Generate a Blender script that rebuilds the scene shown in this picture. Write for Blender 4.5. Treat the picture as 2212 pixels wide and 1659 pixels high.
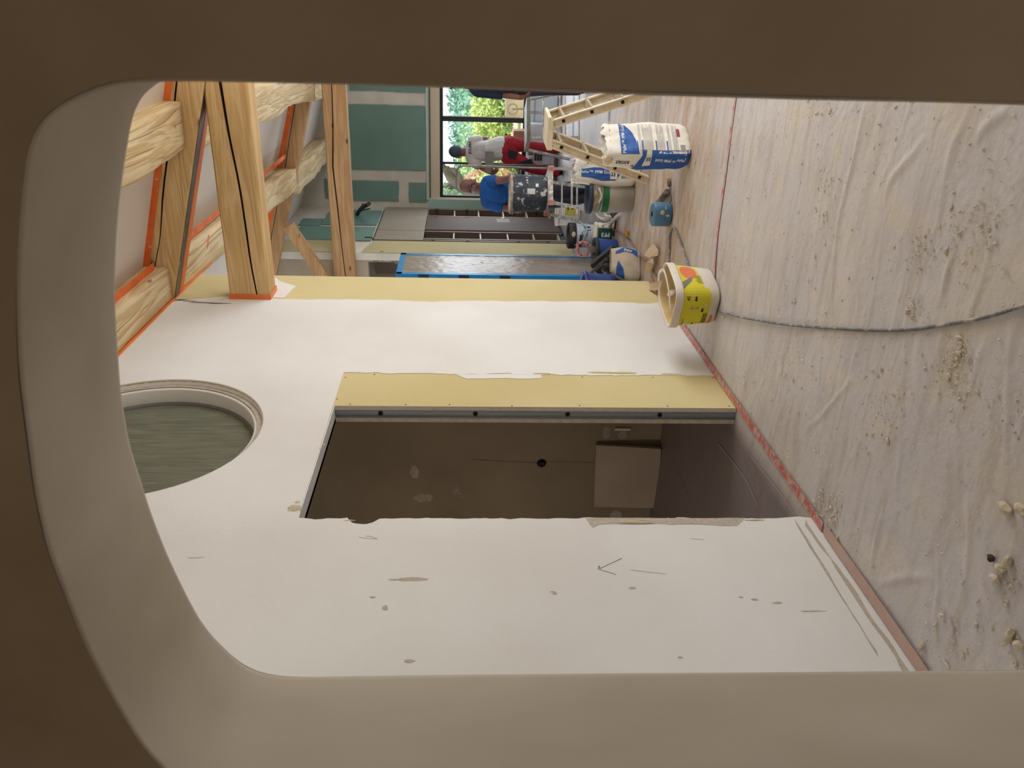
import bpy, bmesh, math, random
import numpy as np
from mathutils import Vector, Matrix, noise
random.seed(7); rng = np.random.default_rng(7)
for o in list(bpy.data.objects): bpy.data.objects.remove(o)
S = bpy.context.scene
COL = S.collection
# ------------------------------------------------------------------ camera
FPX = 1661.0; PPX = 1078.0
YAW = math.radians(26.0); PIT = math.radians(3.0); ROLL = .008
CAM = Vector((1.96, 0, 1.55))
Fv = Vector((-math.sin(YAW)*math.cos(PIT), math.cos(YAW)*math.cos(PIT), -math.sin(PIT)))
R0 = Vector((math.cos(YAW), math.sin(YAW), 0)); U0 = R0.cross(Fv)
Rv = R0*math.cos(ROLL)+U0*math.sin(ROLL); Uv = U0*math.cos(ROLL)-R0*math.sin(ROLL)
cd = bpy.data.cameras.new('camera'); cam = bpy.data.objects.new('camera', cd); COL.objects.link(cam)
# the photograph lies on its side: its left edge is up in the room
M = Matrix((-Uv, Rv, -Fv)).transposed().to_4x4(); M.translation = CAM
cam.matrix_world = M
cd.sensor_fit = 'HORIZONTAL'; cd.sensor_width = 36; cd.lens = 36*FPX/2212
cd.shift_x = (1106-PPX)/2212; cd.clip_start = .02; cd.clip_end = 300
cd.dof.use_dof = True; cd.dof.focus_distance = 4.5; cd.dof.aperture_fstop = 6.0
S.camera = cam
# ------------------------------------------------------------------ light and exposure
vs = S.view_settings
vs.view_transform = 'Standard'; vs.look = 'None'; vs.gamma = 1; vs.use_curve_mapping = False; vs.exposure = -0.08
W = bpy.data.worlds.new('sky'); S.world = W; W.use_nodes = True
bg = W.node_tree.nodes['Background']; bg.inputs[0].default_value = (.86, .93, 1, 1); bg.inputs[1].default_value = 1.6
def light(name, kind, loc, target, energy, color, size=None, size_y=None, angle=None, spread=None):
    l = bpy.data.lights.new(name, kind); o = bpy.data.objects.new(name, l); COL.objects.link(o)
    l.energy = energy; l.color = color
    if kind == 'AREA':
        l.shape = 'RECTANGLE'; l.size = size; l.size_y = size_y or size
        if spread: l.spread = spread
    if kind == 'POINT': l.shadow_soft_size = size or .1
    if angle: l.angle = angle
    o.location = loc
    o.rotation_euler = (Vector(target)-Vector(loc)).to_track_quat('-Z', 'Y').to_euler()
    return o
light('sun', 'SUN', (0, 20, 20), (-4, 27, 4), 3.5, (1, .95, .85), angle=.02)
light('window_daylight_right', 'AREA', (4.9, 6.9, 1.5), (0, 5.8, 1.3), 128, (.90, .95, 1.0), 3.0, 1.5)
light('window_daylight_back', 'AREA', (1.3, 12.6, 1.25), (1.3, 0, 1.0), 85, (.80, .90, 1.0), 4.0, 1.2)
light('warm_ceiling_fill', 'POINT', (3.4, 4.6, 1.9), (0, 0, 0), 66, (1.0, .91, .78), .25)  # added warm fill for ceiling and beams; no lamp stands there
light('near_room_fill', 'POINT', (1.3, -1.6, .45), (0, 0, 0), 31, (1.0, .95, .84), .3)  # added fill that brightens the near face and arch soffit, from no known lamp

light('small_room_fill', 'POINT', (-2.3, 2.4, 1.9), (0, 0, 0), 44, (1.0, .89, .77), .2)  # added ambient fill that lifts the room behind the doorway
def ray(x, y):
    return Fv + Rv*(((1659-y)-829.5)/FPX) + Uv*((PPX-x)/FPX)
def on(ax, val, x, y):
    """the point of the plane coordinate[ax] = val behind pixel (x, y)"""
    d = ray(x, y); return CAM + d*((val-CAM[ax])/d[ax])
def onX(X, x, y): return on(0, X, x, y)
def onY(Y, x, y): return on(1, Y, x, y)
def onZ(Z, x, y): return on(2, Z, x, y)

# ------------------------------------------------------------------ helpers
def lin(c):
    c = [v/255 for v in c]
    return tuple((v/12.92 if v <= .04045 else ((v+.055)/1.055)**2.4) for v in c)+(1,)
MATS = {}
def mat(name, c1, c2=None, scale=4, rough=.7, metal=0, bump=0, bscale=None, stretch=(1, 1, 1), detail=6, lo=.35, hi=.65, c3=None, c3scale=20, c3lo=.62, c3hi=.7, spec=.4, alpha=None, trans=0, emit=None, coat=0):
    if name in MATS: return MATS[name]
    m = bpy.data.materials.new(name); m.use_nodes = True; MATS[name] = m
    nt = m.node_tree; N = nt.nodes; L = nt.links; b = N['Principled BSDF']
    b.inputs['Roughness'].default_value = rough; b.inputs['Metallic'].default_value = metal
    b.inputs['Specular IOR Level'].default_value = spec
    b.inputs['Coat Weight'].default_value = coat
    if trans: b.inputs['Transmission Weight'].default_value = trans
    if alpha is not None: b.inputs['Alpha'].default_value = alpha
    if emit: b.inputs['Emission Color'].default_value = lin(emit[0]); b.inputs['Emission Strength'].default_value = emit[1]
    tc = N.new('ShaderNodeTexCoord'); mp = N.new('ShaderNodeMapping'); L.new(tc.outputs['Object'], mp.inputs[0])
    mp.inputs['Scale'].default_value = stretch
    col = lin(c1)
    b.inputs['Base Color'].default_value = col
    out = None
    if c2:
        n = N.new('ShaderNodeTexNoise'); n.inputs['Scale'].default_value = scale; n.inputs['Detail'].default_value = detail
        L.new(mp.outputs[0], n.inputs[0])
        r = N.new('ShaderNodeValToRGB'); r.color_ramp.elements[0].position = lo; r.color_ramp.elements[1].position = hi
        r.color_ramp.elements[0].color = col; r.color_ramp.elements[1].color = lin(c2)
        L.new(n.outputs[0], r.inputs[0]); out = r.outputs[0]
    if c3:
        n = N.new('ShaderNodeTexNoise'); n.inputs['Scale'].default_value = c3scale; n.inputs['Detail'].default_value = 8; n.inputs['Roughness'].default_value = .7
        L.new(mp.outputs[0], n.inputs[0])
        r = N.new('ShaderNodeValToRGB'); r.color_ramp.elements[0].position = c3lo; r.color_ramp.elements[1].position = c3hi
        r.color_ramp.elements[0].color = (0, 0, 0, 1); r.color_ramp.elements[1].color = (1, 1, 1, 1)
        L.new(n.outputs[0], r.inputs[0])
        mx = N.new('ShaderNodeMix'); mx.data_type = 'RGBA'; L.new(r.outputs[0], mx.inputs[0])
        if out: L.new(out, mx.inputs[6])
        else: mx.inputs[6].default_value = col
        mx.inputs[7].default_value = lin(c3); out = mx.outputs[2]
    if out: L.new(out, b.inputs['Base Color'])
    if bump:
        n = N.new('ShaderNodeTexNoise'); n.inputs['Scale'].default_value = bscale or scale*6; n.inputs['Detail'].default_value = 8
        L.new(mp.outputs[0], n.inputs[0])
        bp = N.new('ShaderNodeBump'); bp.inputs['Strength'].default_value = bump; bp.inputs['Distance'].default_value = .01
        L.new(n.outputs[0], bp.inputs['Height']); L.new(bp.outputs[0], b.inputs['Normal'])
    return m
def wood(name, c1, c2, cd_, axis, scale=1.0, bump=.35, knots=True):
    """sawn timber, grain along the given axis"""
    if name in MATS: return MATS[name]
    m = bpy.data.materials.new(name); m.use_nodes = True; MATS[name] = m
    nt = m.node_tree; N = nt.nodes; L = nt.links; b = N['Principled BSDF']; b.inputs['Roughness'].default_value = .72; b.inputs['Specular IOR Level'].default_value = .25
    tc = N.new('ShaderNodeTexCoord'); mp = N.new('ShaderNodeMapping'); L.new(tc.outputs['Object'], mp.inputs[0])
    st = [9*scale]*3; st['xyz'.index(axis)] = .7*scale; mp.inputs['Scale'].default_value = st
    n1 = N.new('ShaderNodeTexNoise'); n1.inputs['Scale'].default_value = 1.2; n1.inputs['Detail'].default_value = 3; n1.inputs['Distortion'].default_value = .6; L.new(mp.outputs[0], n1.inputs[0])
    mul = N.new('ShaderNodeMath'); mul.operation = 'MULTIPLY'; mul.inputs[1].default_value = 26; L.new(n1.outputs[0], mul.inputs[0])
    fr = N.new('ShaderNodeMath'); fr.operation = 'SINE'; L.new(mul.outputs[0], fr.inputs[0])
    r = N.new('ShaderNodeValToRGB'); r.color_ramp.elements[0].position = .0; r.color_ramp.elements[0].color = lin(c1)
    r.color_ramp.elements[1].position = 1.0; r.color_ramp.elements[1].color = lin(c2)
    ma = N.new('ShaderNodeMapRange'); ma.inputs[1].default_value = -1; ma.inputs[2].default_value = 1; L.new(fr.outputs[0], ma.inputs[0]); L.new(ma.outputs[0], r.inputs[0])
    vo = N.new('ShaderNodeTexVoronoi'); mp2 = N.new('ShaderNodeMapping'); L.new(tc.outputs['Object'], mp2.inputs[0])
    s2 = [5.0]*3; s2['xyz'.index(axis)] = 2.2; mp2.inputs['Scale'].default_value = s2; L.new(mp2.outputs[0], vo.inputs[0]); vo.inputs['Scale'].default_value = 1.1
    kr = N.new('ShaderNodeValToRGB'); kr.color_ramp.elements[0].position = .04; kr.color_ramp.elements[0].color = (1, 1, 1, 1); kr.color_ramp.elements[1].position = .11; kr.color_ramp.elements[1].color = (0, 0, 0, 1)
    L.new(vo.outputs['Distance'], kr.inputs[0])
    mx = N.new('ShaderNodeMix'); mx.data_type = 'RGBA'; L.new(kr.outputs[0], mx.inputs[0]); L.new(r.outputs[0], mx.inputs[6]); mx.inputs[7].default_value = lin(cd_)
    n3 = N.new('ShaderNodeTexNoise'); n3.inputs['Scale'].default_value = 2.5; n3.inputs['Detail'].default_value = 5; L.new(tc.outputs['Object'], n3.inputs[0])
    mx2 = N.new('ShaderNodeMix'); mx2.data_type = 'RGBA'; mx2.blend_type = 'MULTIPLY'; mx2.inputs[0].default_value = .35
    L.new(mx.outputs[2], mx2.inputs[6]); L.new(n3.outputs[0], mx2.inputs[7])
    L.new(mx2.outputs[2], b.inputs['Base Color'])
    bp = N.new('ShaderNodeBump'); bp.inputs['Strength'].default_value = bump; bp.inputs['Distance'].default_value = .006
    L.new(fr.outputs[0], bp.inputs['Height']); L.new(bp.outputs[0], b.inputs['Normal'])
    return m

def link(name, me, m=None, parent=None, smooth=False):
    o = bpy.data.objects.new(name, me); COL.objects.link(o)
    if m is not None:
        for q in (m if isinstance(m, (list, tuple)) else [m]): me.materials.append(q)
    if parent is not None: o.parent = parent
    if smooth:
        for p in me.polygons: p.use_smooth = True
    return o
def tag(o, label=None, cat=None, group=None, kind=None):
    if label: o['label'] = label
    if cat: o['category'] = cat
    if group: o['group'] = group
    if kind: o['kind'] = kind
    return o
def thing(name, label, cat, loc=(0, 0, 0), rz=0, group=None):
    o = bpy.data.objects.new(name, None); COL.objects.link(o); o.empty_display_size = .1
    o.location = loc; o.rotation_euler = (0, 0, rz); return tag(o, label, cat, group)
class MB:
    """collects shapes and links them as one mesh object"""
    def __init__(s): s.bm = bmesh.new()
    def box(s, x0, x1, y0, y1, z0, z1, M=None, mi=0):
        vs_ = [s.bm.verts.new(Vector(p) if M is None else M @ Vector(p)) for p in ((x0, y0, z0), (x1, y0, z0), (x1, y1, z0), (x0, y1, z0), (x0, y0, z1), (x1, y0, z1), (x1, y1, z1), (x0, y1, z1))]
        for q in ((3, 2, 1, 0), (4, 5, 6, 7), (0, 1, 5, 4), (1, 2, 6, 5), (2, 3, 7, 6), (3, 0, 4, 7)):
            f = s.bm.faces.new([vs_[i] for i in q]); f.material_index = mi
        return s
    def bar(s, a, b, w, h=None, up=(0, 0, 1), mi=0):
        a = Vector(a); b = Vector(b); h = h or w; d = (b-a); l = d.length; d.normalize(); up = Vector(up)
        if abs(d.dot(up)) > .98: up = Vector((1, 0, 0))
        x = d.cross(up).normalized(); z = x.cross(d)
        Mx = Matrix((x, d, z)).transposed().to_4x4(); Mx.translation = a
        return s.box(-w/2, w/2, 0, l, -h/2, h/2, Mx, mi)
    def tube(s, pts, r, n=8, caps=True, rr=None, mi=0, closed=False):
        pts = [Vector(p) for p in pts]; k = len(pts); rings = []; prev = None
        for i, p in enumerate(pts):
            if closed: d = pts[(i+1) % k]-pts[i-1]
            else: d = pts[min(i+1, k-1)]-pts[max(i-1, 0)]
            d.normalize()
            if prev is None:
                x = d.orthogonal().normalized()
            else:
                x = (prev-d*prev.dot(d))
                x = x.normalized() if x.length > 1e-6 else d.orthogonal().normalized()
            prev = x; y = d.cross(x); q = rr[i] if rr else r
            rings.append([s.bm.verts.new(p+(x*math.cos(2*math.pi*j/n)+y*math.sin(2*math.pi*j/n))*q) for j in range(n)])
        for i in range(k if closed else k-1):
            A = rings[i]; Bq = rings[(i+1) % k]
            for j in range(n):
                f = s.bm.faces.new((A[j], A[(j+1) % n], Bq[(j+1) % n], Bq[j])); f.smooth = True; f.material_index = mi
        if caps and not closed:
            for g in (rings[0][::-1], rings[-1]):
                f = s.bm.faces.new(g); f.material_index = mi
        return s
    def lathe(s, prof, n=28, M=None, mi=0, sx=1, sy=1, sq=None, smooth=True):
        """profile of (r, z); sq = superellipse exponent for squared buckets"""
        rings = []
        for r, z in prof:
            ring = []
            for j in range(n):
                a = 2*math.pi*j/n; c, d = math.cos(a), math.sin(a)
                if sq:
                    k = (abs(c)**sq+abs(d)**sq)**(-1/sq); c *= k; d *= k
                p = Vector((r*c*sx, r*d*sy, z)); ring.append(s.bm.verts.new(p if M is None else M @ p))
            rings.append(ring)
        for A, Bq in zip(rings, rings[1:]):
            for j in range(n):
                f = s.bm.faces.new((A[j], A[(j+1) % n], Bq[(j+1) % n], Bq[j])); f.smooth = smooth; f.material_index = mi
        return s
    def cap(s, r, z, n=28, M=None, mi=0, sx=1, sy=1, sq=None):
        ring = []
        for j in range(n):
            a = 2*math.pi*j/n; c, d = math.cos(a), math.sin(a)
            if sq: k = (abs(c)**sq+abs(d)**sq)**(-1/sq); c *= k; d *= k
            p = Vector((r*c*sx, r*d*sy, z)); ring.append(s.bm.verts.new(p if M is None else M @ p))
        f = s.bm.faces.new(ring); f.material_index = mi; return s
    def poly(s, pts, mi=0):
        f = s.bm.faces.new([s.bm.verts.new(Vector(p)) for p in pts]); f.material_index = mi; return s
    def prism(s, pts, d, mi=0):
        """polygon of 3D points pushed along vector d"""
        d = Vector(d); a = [s.bm.verts.new(Vector(p)) for p in pts]; b = [s.bm.verts.new(Vector(p)+d) for p in pts]; n = len(pts)
        fs = [s.bm.faces.new(a[::-1]), s.bm.faces.new(b)]+[s.bm.faces.new((a[i], a[(i+1) % n], b[(i+1) % n], b[i])) for i in range(n)]
        for f in fs: f.material_index = mi
        return s
    def grid(s, fn, nu, nv, mi=0, smooth=True):
        g = [[s.bm.verts.new(Vector(fn(i/nu, j/nv))) for j in range(nv+1)] for i in range(nu+1)]
        for i in range(nu):
            for j in range(nv):
                f = s.bm.faces.new((g[i][j], g[i+1][j], g[i+1][j+1], g[i][j+1])); f.smooth = smooth; f.material_index = mi
        return s
    def ball(s, c, r, n=2, sc=(1, 1, 1), mi=0, jit=0):
        res = bmesh.ops.create_icosphere(s.bm, subdivisions=n, radius=1)
        for v in res['verts']:
            k = 1+jit*(random.random()-.5)
            v.co = Vector(c)+Vector((v.co.x*sc[0]*r*k, v.co.y*sc[1]*r*k, v.co.z*sc[2]*r*k))
            for f in v.link_faces: f.smooth = jit == 0; f.material_index = mi
        return s
    def build(s, name, m, parent=None, world=False, bevel=0, recalc=True):
        if bevel: bmesh.ops.bevel(s.bm, geom=list(s.bm.edges), offset=bevel, segments=2, affect='EDGES', clamp_overlap=True)
        if recalc: bmesh.ops.recalc_face_normals(s.bm, faces=s.bm.faces)
        me = bpy.data.meshes.new(name); s.bm.to_mesh(me); s.bm.free()
        if world and parent is not None:
            off = Vector((0, 0, 0)); q = parent
            while q is not None: off += q.location; q = q.parent
            me.transform(Matrix.Translation(-off))
        return link(name, me, m, parent)
def box(name, x0, x1, y0, y1, z0, z1, m, parent=None, bevel=0, world=True):
    return MB().box(x0, x1, y0, y1, z0, z1).build(name, m, parent, world=world, bevel=bevel)
def fill(outer, holes=()):
    """triangulate a 2D outline with holes, returns verts, faces"""
    cu = bpy.data.curves.new('tmp', 'CURVE'); cu.dimensions = '2D'; cu.fill_mode = 'BOTH'
    for ring in [outer]+list(holes):
        sp = cu.splines.new('POLY'); sp.points.add(len(ring)-1); sp.use_cyclic_u = True
        for p, q in zip(sp.points, ring): p.co = (q[0], q[1], 0, 1)
    o = bpy.data.objects.new('tmp', cu); COL.objects.link(o)
    me = o.to_mesh(); V = [tuple(v.co) for v in me.vertices]; Fc = [tuple(p.vertices) for p in me.polygons]
    o.to_mesh_clear(); bpy.data.objects.remove(o); bpy.data.curves.remove(cu)
    return V, Fc
def plate(mb, outer, holes, to3, thick, mi=0):
    """flat plate in the plane mapping to3(a, b, t), t = 0 the face, t = thick the back"""
    V, Fc = fill(outer, holes)
    f0 = [mb.bm.verts.new(Vector(to3(v[0], v[1], 0))) for v in V]; f1 = [mb.bm.verts.new(Vector(to3(v[0], v[1], thick))) for v in V]
    for f in Fc:
        try:
            a = mb.bm.faces.new([f0[i] for i in f]); b = mb.bm.faces.new([f1[i] for i in reversed(f)]); a.material_index = b.material_index = mi
        except ValueError: pass
    for ring in [outer]+list(holes):
        n = len(ring)
        A = [mb.bm.verts.new(Vector(to3(p[0], p[1], 0))) for p in ring]; Bq = [mb.bm.verts.new(Vector(to3(p[0], p[1], thick))) for p in ring]
        for i in range(n):
            f = mb.bm.faces.new((A[i], A[(i+1) % n], Bq[(i+1) % n], Bq[i])); f.material_index = mi
    return mb
def jag(p, q, n, amp, seed=0, skew=0):
    """points from p to q (q left out) with a ragged edge"""
    r = random.Random(seed); p = Vector(p).to_2d(); q = Vector(q).to_2d(); d = q-p; nn = Vector((-d.y, d.x)).normalized(); out = []
    w = 0
    for i in range(n):
        w = w*.6+(r.random()-.5)*amp*(1.6 if r.random() < .15 else .6)
        t = (i+(r.random()-.5)*.6 if i else 0)/n
        v = p+d*t+nn*(w if i else 0); out.append((v.x, v.y))
    return out
def FX(X): return lambda a, b, t: (X+t, a, b)      # plane of constant X, (a, b) = (y, z)
def FY(Y): return lambda a, b, t: (a, Y+t, b)      # plane of constant Y, (a, b) = (x, z)
def text(name, body, size, mtx, m, parent, extrude=.0006, bold=0, align='CENTER', fn=None, spacing=1):
    cu = bpy.data.curves.new('tmp', 'FONT'); cu.body = body; cu.size = size; cu.align_x = align; cu.align_y = 'CENTER'; cu.extrude = 0 if fn else extrude; cu.offset = bold; cu.resolution_u = 2; cu.space_character = spacing
    o = bpy.data.objects.new('tmp', cu); COL.objects.link(o); me = bpy.data.meshes.new_from_object(o); bpy.data.objects.remove(o); bpy.data.curves.remove(cu)
    me.name = name
    if fn:
        bm = bmesh.new(); bm.from_mesh(me)
        for v in bm.verts: v.co = Vector(fn(*(mtx @ v.co).to_2d()))
        bm.to_mesh(me); bm.free()
    else: me.transform(mtx)
    return link(name, me, m, parent)
def spline(pts, n=8):
    """catmull-rom through the points"""
    P = [Vector(p) for p in pts]; out = []
    for i in range(len(P)-1):
        a = P[max(i-1, 0)]; b = P[i]; c = P[i+1]; d = P[min(i+2, len(P)-1)]
        for k in range(n):
            t = k/n; out.append(.5*((2*b)+(c-a)*t+(2*a-5*b+4*c-d)*t*t+(3*b-a-3*c+d)*t**3))
    return out+[P[-1]]
def dup(o, parent=None):
    c = o.copy(); COL.objects.link(c)
    if parent is not None: c.parent = parent
    for ch in list(o.children): dup(ch, c)
    return c
# ------------------------------------------------------------------ materials
PLASTER = mat('white_plaster', (228, 226, 222), (219, 215, 210), scale=1.3, rough=.85, bump=.08, bscale=40, spec=.15)
PLASTER2 = mat('arch_plaster', (196, 186, 170), (180, 168, 150), scale=2.2, rough=.88, bump=.22, bscale=7, spec=.1, stretch=(1, 1, .35))
ARCHFACE = mat('raw_arch_plaster', (186, 170, 148), (168, 150, 126), scale=2, rough=.9, bump=.15, bscale=30, spec=.1)
YBOARD = mat('yellow_board', (212, 197, 150), (202, 186, 136), scale=.9, rough=.85, bump=.03, bscale=60, spec=.1, c3=(214, 204, 168), c3scale=2.4, c3lo=.66, c3hi=.8)
YBOARD2 = mat('olive_board', (190, 178, 138), (180, 168, 128), scale=.9, rough=.85, spec=.1, c3=(206, 196, 168), c3scale=3.4, c3lo=.68, c3hi=.74)
GBOARD = mat('green_board', (118, 146, 136), (108, 136, 126), scale=1.2, rough=.88, spec=.1)
GBOARD_GLARE = mat('glare_lit_green_board', (168, 198, 188), (158, 190, 180), scale=1.2, rough=.88, spec=.1)  # same green board, lightened for the window glare on the pier
JOINT = mat('joint_compound', (214, 208, 196), (200, 194, 182), scale=3, rough=.9, spec=.1)
GYPSUM = mat('gypsum_core', (188, 178, 164), (172, 160, 146), scale=30, rough=.95, spec=.05)
GALV = mat('galvanised_steel', (150, 158, 162), (126, 136, 142), scale=6, rough=.42, metal=.35, stretch=(1, 1, .15))
GALVL = mat('pale_galvanised_steel', (232, 234, 234), (222, 226, 228), scale=4, rough=.5, metal=0)
BLACK = mat('black_void', (14, 12, 11), rough=.9)
CEIL = mat('ceiling_plaster', (226, 218, 208), (216, 206, 196), scale=1.1, rough=.9, spec=.1)
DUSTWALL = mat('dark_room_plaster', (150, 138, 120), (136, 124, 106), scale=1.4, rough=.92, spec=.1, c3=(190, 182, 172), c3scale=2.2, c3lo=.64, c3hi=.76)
ORANGE = mat('orange_tape', (236, 122, 56), (222, 100, 40), scale=7, rough=.5, c3=(238, 214, 196), c3scale=16, c3lo=.63, c3hi=.66)
ORANGEC = mat('clean_orange_tape', (242, 138, 74), (230, 118, 60), scale=4, rough=.42)
REDTAPE = mat('red_tape', (204, 124, 116), (188, 104, 98), scale=14, rough=.5, c3=(204, 184, 174), c3scale=24, c3lo=.46, c3hi=.6)
PINKTAPE = mat('dusty_red_tape', (200, 172, 158), (194, 160, 148), scale=6, rough=.6, c3=(190, 176, 164), c3scale=16, c3lo=.5, c3hi=.62)
FILMDARK = mat('dusty_grey_film', (108, 98, 100), (92, 84, 88), scale=2, rough=.5, bump=.3, bscale=9, c3=(150, 142, 142), c3scale=9, c3lo=.58, c3hi=.75)
BLACKFRAME = mat('anthracite_frame', (34, 40, 46), rough=.4)
CREAM = mat('cream_panel', (206, 192, 166), rough=.6)
WHITE = mat('white_paint', (226, 224, 218), rough=.5)
WOODX = wood('beam_wood_x', (238, 204, 150), (222, 182, 124), (150, 110, 66), 'x')
WOODX_BACKLIT = wood('beam_wood_x_backlit', (204, 164, 118), (188, 144, 98), (110, 72, 44), 'x')  # far truss timber, its back-lit shade put into the wood colour
WOODY = wood('hewn_wood_y', (242, 220, 178), (222, 192, 142), (170, 134, 90), 'y', .8, bump=.6)
SPLIT = mat('split_wood', (52, 34, 20), rough=.95)
MEMBRANE = mat('grey_membrane', (74, 68, 64), (98, 92, 88), scale=5, rough=.4, c3=(190, 184, 178), c3scale=9, c3lo=.6, c3hi=.68, stretch=(.5, 3, 3))

def st(o): o['kind'] = 'structure'; return o
def sroot(name, loc):
    o = bpy.data.objects.new(name, None); COL.objects.link(o); o.location = loc; return st(o)
# ------------------------------------------------------------------ floor under wrinkled, dusty film
def make_floor():
    x = np.concatenate([np.linspace(-3.2, -.12, 30), np.linspace(0, 2.4, 200), np.linspace(2.55, 5.0, 12)])
    y = np.concatenate([np.linspace(-2.6, 1.35, 30), np.linspace(1.4, 5.0, 480), np.linspace(5.03, 13.2, 260)])
    X, Y = np.meshgrid(x, y, indexing='ij'); Z = np.zeros_like(X)
    r = np.random.default_rng(8)
    for i in range(64):
        cx, cy = r.uniform(.0, 2.2), (r.uniform(1.5, 5.6) if i < 78 else r.uniform(5, 12.5))
        an = r.normal(0, .22)+(r.uniform(-1, 1)*.7 if r.random() < .15 else 0); ln = r.uniform(.12, .5); h = r.uniform(.0006, .0026); w = r.uniform(.006, .022)
        dx, dy = math.cos(an), math.sin(an); s = (X-cx)*dx+(Y-cy)*dy; t = -(X-cx)*dy+(Y-cy)*dx
        t = t+.03*np.sin(s*r.uniform(2, 5)+r.uniform(0, 6))
        asym = np.where(t > 0, 1.0, .55)
        Z += h*np.exp(-(t/(w*asym))**2)*np.exp(-(s/ln)**4)
    # the folds one can follow in the film: polylines on the floor with a height and a width
    FOLDS = (([(1870, 230), (1845, 350), (1820, 450), (1808, 520), (1800, 640), (1798, 690)], .011, .012), ([(2000, 300), (1970, 340), (1930, 385), (1915, 430)], .008, .016), ([(1755, 300), (1745, 420), (1760, 520), (1762, 640), (1765, 680)], .005, .010),
        ([(2090, 260), (2060, 320), (2035, 430)], .006, .016), ([(1990, 700), (1982, 780), (1990, 860), (2012, 920)], .009, .022), ([(1845, 815), (1800, 870), (1770, 905), (1742, 925)], .007, .011), ([(1770, 700), (1774, 780), (1766, 860)], .006, .010),
        ([(1700, 700), (1690, 780), (1682, 880)], .005, .009), ([(1660, 500), (1665, 600), (1662, 680)], .005, .009), ([(2150, 480), (2125, 600), (2088, 700)], .006, .014), ([(2185, 700), (2180, 800), (2178, 920), (2172, 1000)], .007, .014),
        ([(1906, 1110), (1896, 1160), (1882, 1222)], .011, .012), ([(2090, 1080), (2092, 1180), (2082, 1280)], .008, .014), ([(2020, 1170), (2026, 1260), (2016, 1345)], .007, .012), ([(1900, 1262), (1950, 1248), (2005, 1246)], .007, .014),
        ([(2062, 540), (2046, 590), (2032, 650)], .006, .012), ([(1632, 500), (1622, 640), (1618, 680)], .005, .008), ([(2112, 300), (2140, 262), (2185, 236)], .009, .018), ([(1720, 560), (1716, 640), (1706, 690)], .004, .008), ([(1650, 770), (1652, 700)], .004, .007),
        ([(1845, 560), (1856, 640), (1850, 690)], .004, .009), ([(2130, 730), (2105, 800), (2098, 850)], .005, .012), ([(1935, 870), (1950, 960), (1938, 1040)], .005, .012), ([(2060, 930), (2072, 1010), (2066, 1080)], .006, .014), ([(1720, 880), (1728, 960), (1722, 1010)], .004, .008))
    for pix, h, w in FOLDS:
        C_ = [onZ(0, *q) for q in pix]; C_ = [(p.x, p.y) for p in spline([(p.x, p.y, 0) for p in C_], 6)]
        D = np.full(X.shape, 9.); T = np.zeros_like(X); sl = (X > min(c[0] for c in C_)-.2) & (X < max(c[0] for c in C_)+.2) & (Y > min(c[1] for c in C_)-.2) & (Y < max(c[1] for c in C_)+.2)
        xs, ys = X[sl], Y[sl]; d = np.full(xs.shape, 9.); tt = np.zeros(xs.shape); k = len(C_)-1
        for i in range(k):
            ax, ay = C_[i]; bx, by = C_[i+1]; vx, vy = bx-ax, by-ay; t = np.clip(((xs-ax)*vx+(ys-ay)*vy)/(vx*vx+vy*vy), 0, 1); q = np.hypot(xs-ax-t*vx, ys-ay-t*vy)
            u = q < d; d[u] = q[u]; tt[u] = (i+t[u])/k
        Z[sl] += h*.8*np.exp(-(d/w)**2)*np.clip(np.sin(np.pi*np.clip(tt*.92+.04, 0, 1)), 0, 1)**.6
    n = np.zeros_like(X)
    for k in range(26):
        f = r.uniform(1, 9); a = r.uniform(0, 6.28); n += np.sin(f*(X*math.cos(a)*.6+Y*math.sin(a))*2+r.uniform(0, 6))/f
    Z += .0022*n
    Z[(X < 0)] *= .4
    V = np.stack([X, Y, Z], -1).reshape(-1, 3); nx, ny = X.shape
    idx = np.arange(nx*ny).reshape(nx, ny)
    Fc = np.stack([idx[:-1, :-1], idx[1:, :-1], idx[1:, 1:], idx[:-1, 1:]], -1).reshape(-1, 4)
    me = bpy.data.meshes.new('floor'); me.from_pydata(V.tolist(), [], Fc.tolist()); me.update()
    m = bpy.data.materials.new('dusty_floor_film'); m.use_nodes = True; nt = m.node_tree; N = nt.nodes; L = nt.links; b = N['Principled BSDF']
    b.inputs['Roughness'].default_value = .52; b.inputs['Specular IOR Level'].default_value = .45
    tc = N.new('ShaderNodeTexCoord')
    def noi(sc, det, lo, hi, c0, c1, st_=(1, 1, 1), rg=.5):
        mp = N.new('ShaderNodeMapping'); mp.inputs['Scale'].default_value = st_; L.new(tc.outputs['Object'], mp.inputs[0])
        q = N.new('ShaderNodeTexNoise'); q.inputs['Scale'].default_value = sc; q.inputs['Detail'].default_value = det; q.inputs['Roughness'].default_value = rg; L.new(mp.outputs[0], q.inputs[0])
        w = N.new('ShaderNodeValToRGB'); w.color_ramp.elements[0].position = lo; w.color_ramp.elements[1].position = hi; w.color_ramp.elements[0].color = c0; w.color_ramp.elements[1].color = c1; L.new(q.outputs[0], w.inputs[0]); return q, w
    _, base = noi(1.1, 8, .35, .65, lin((198, 194, 198)), lin((208, 202, 198)), rg=.6)
    _, dust = noi(2.6, 10, .50, .66, (0, 0, 0, 1), (1, 1, 1, 1), (1.6, 1, 1), .65)
    _, speck = noi(60, 3, .64, .70, (0, 0, 0, 1), (1, 1, 1, 1), (.7, 1, 1))
    _, streak = noi(9, 8, .48, .66, (0, 0, 0, 1), (1, 1, 1, 1), (.3, 1.6, 1))
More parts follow.
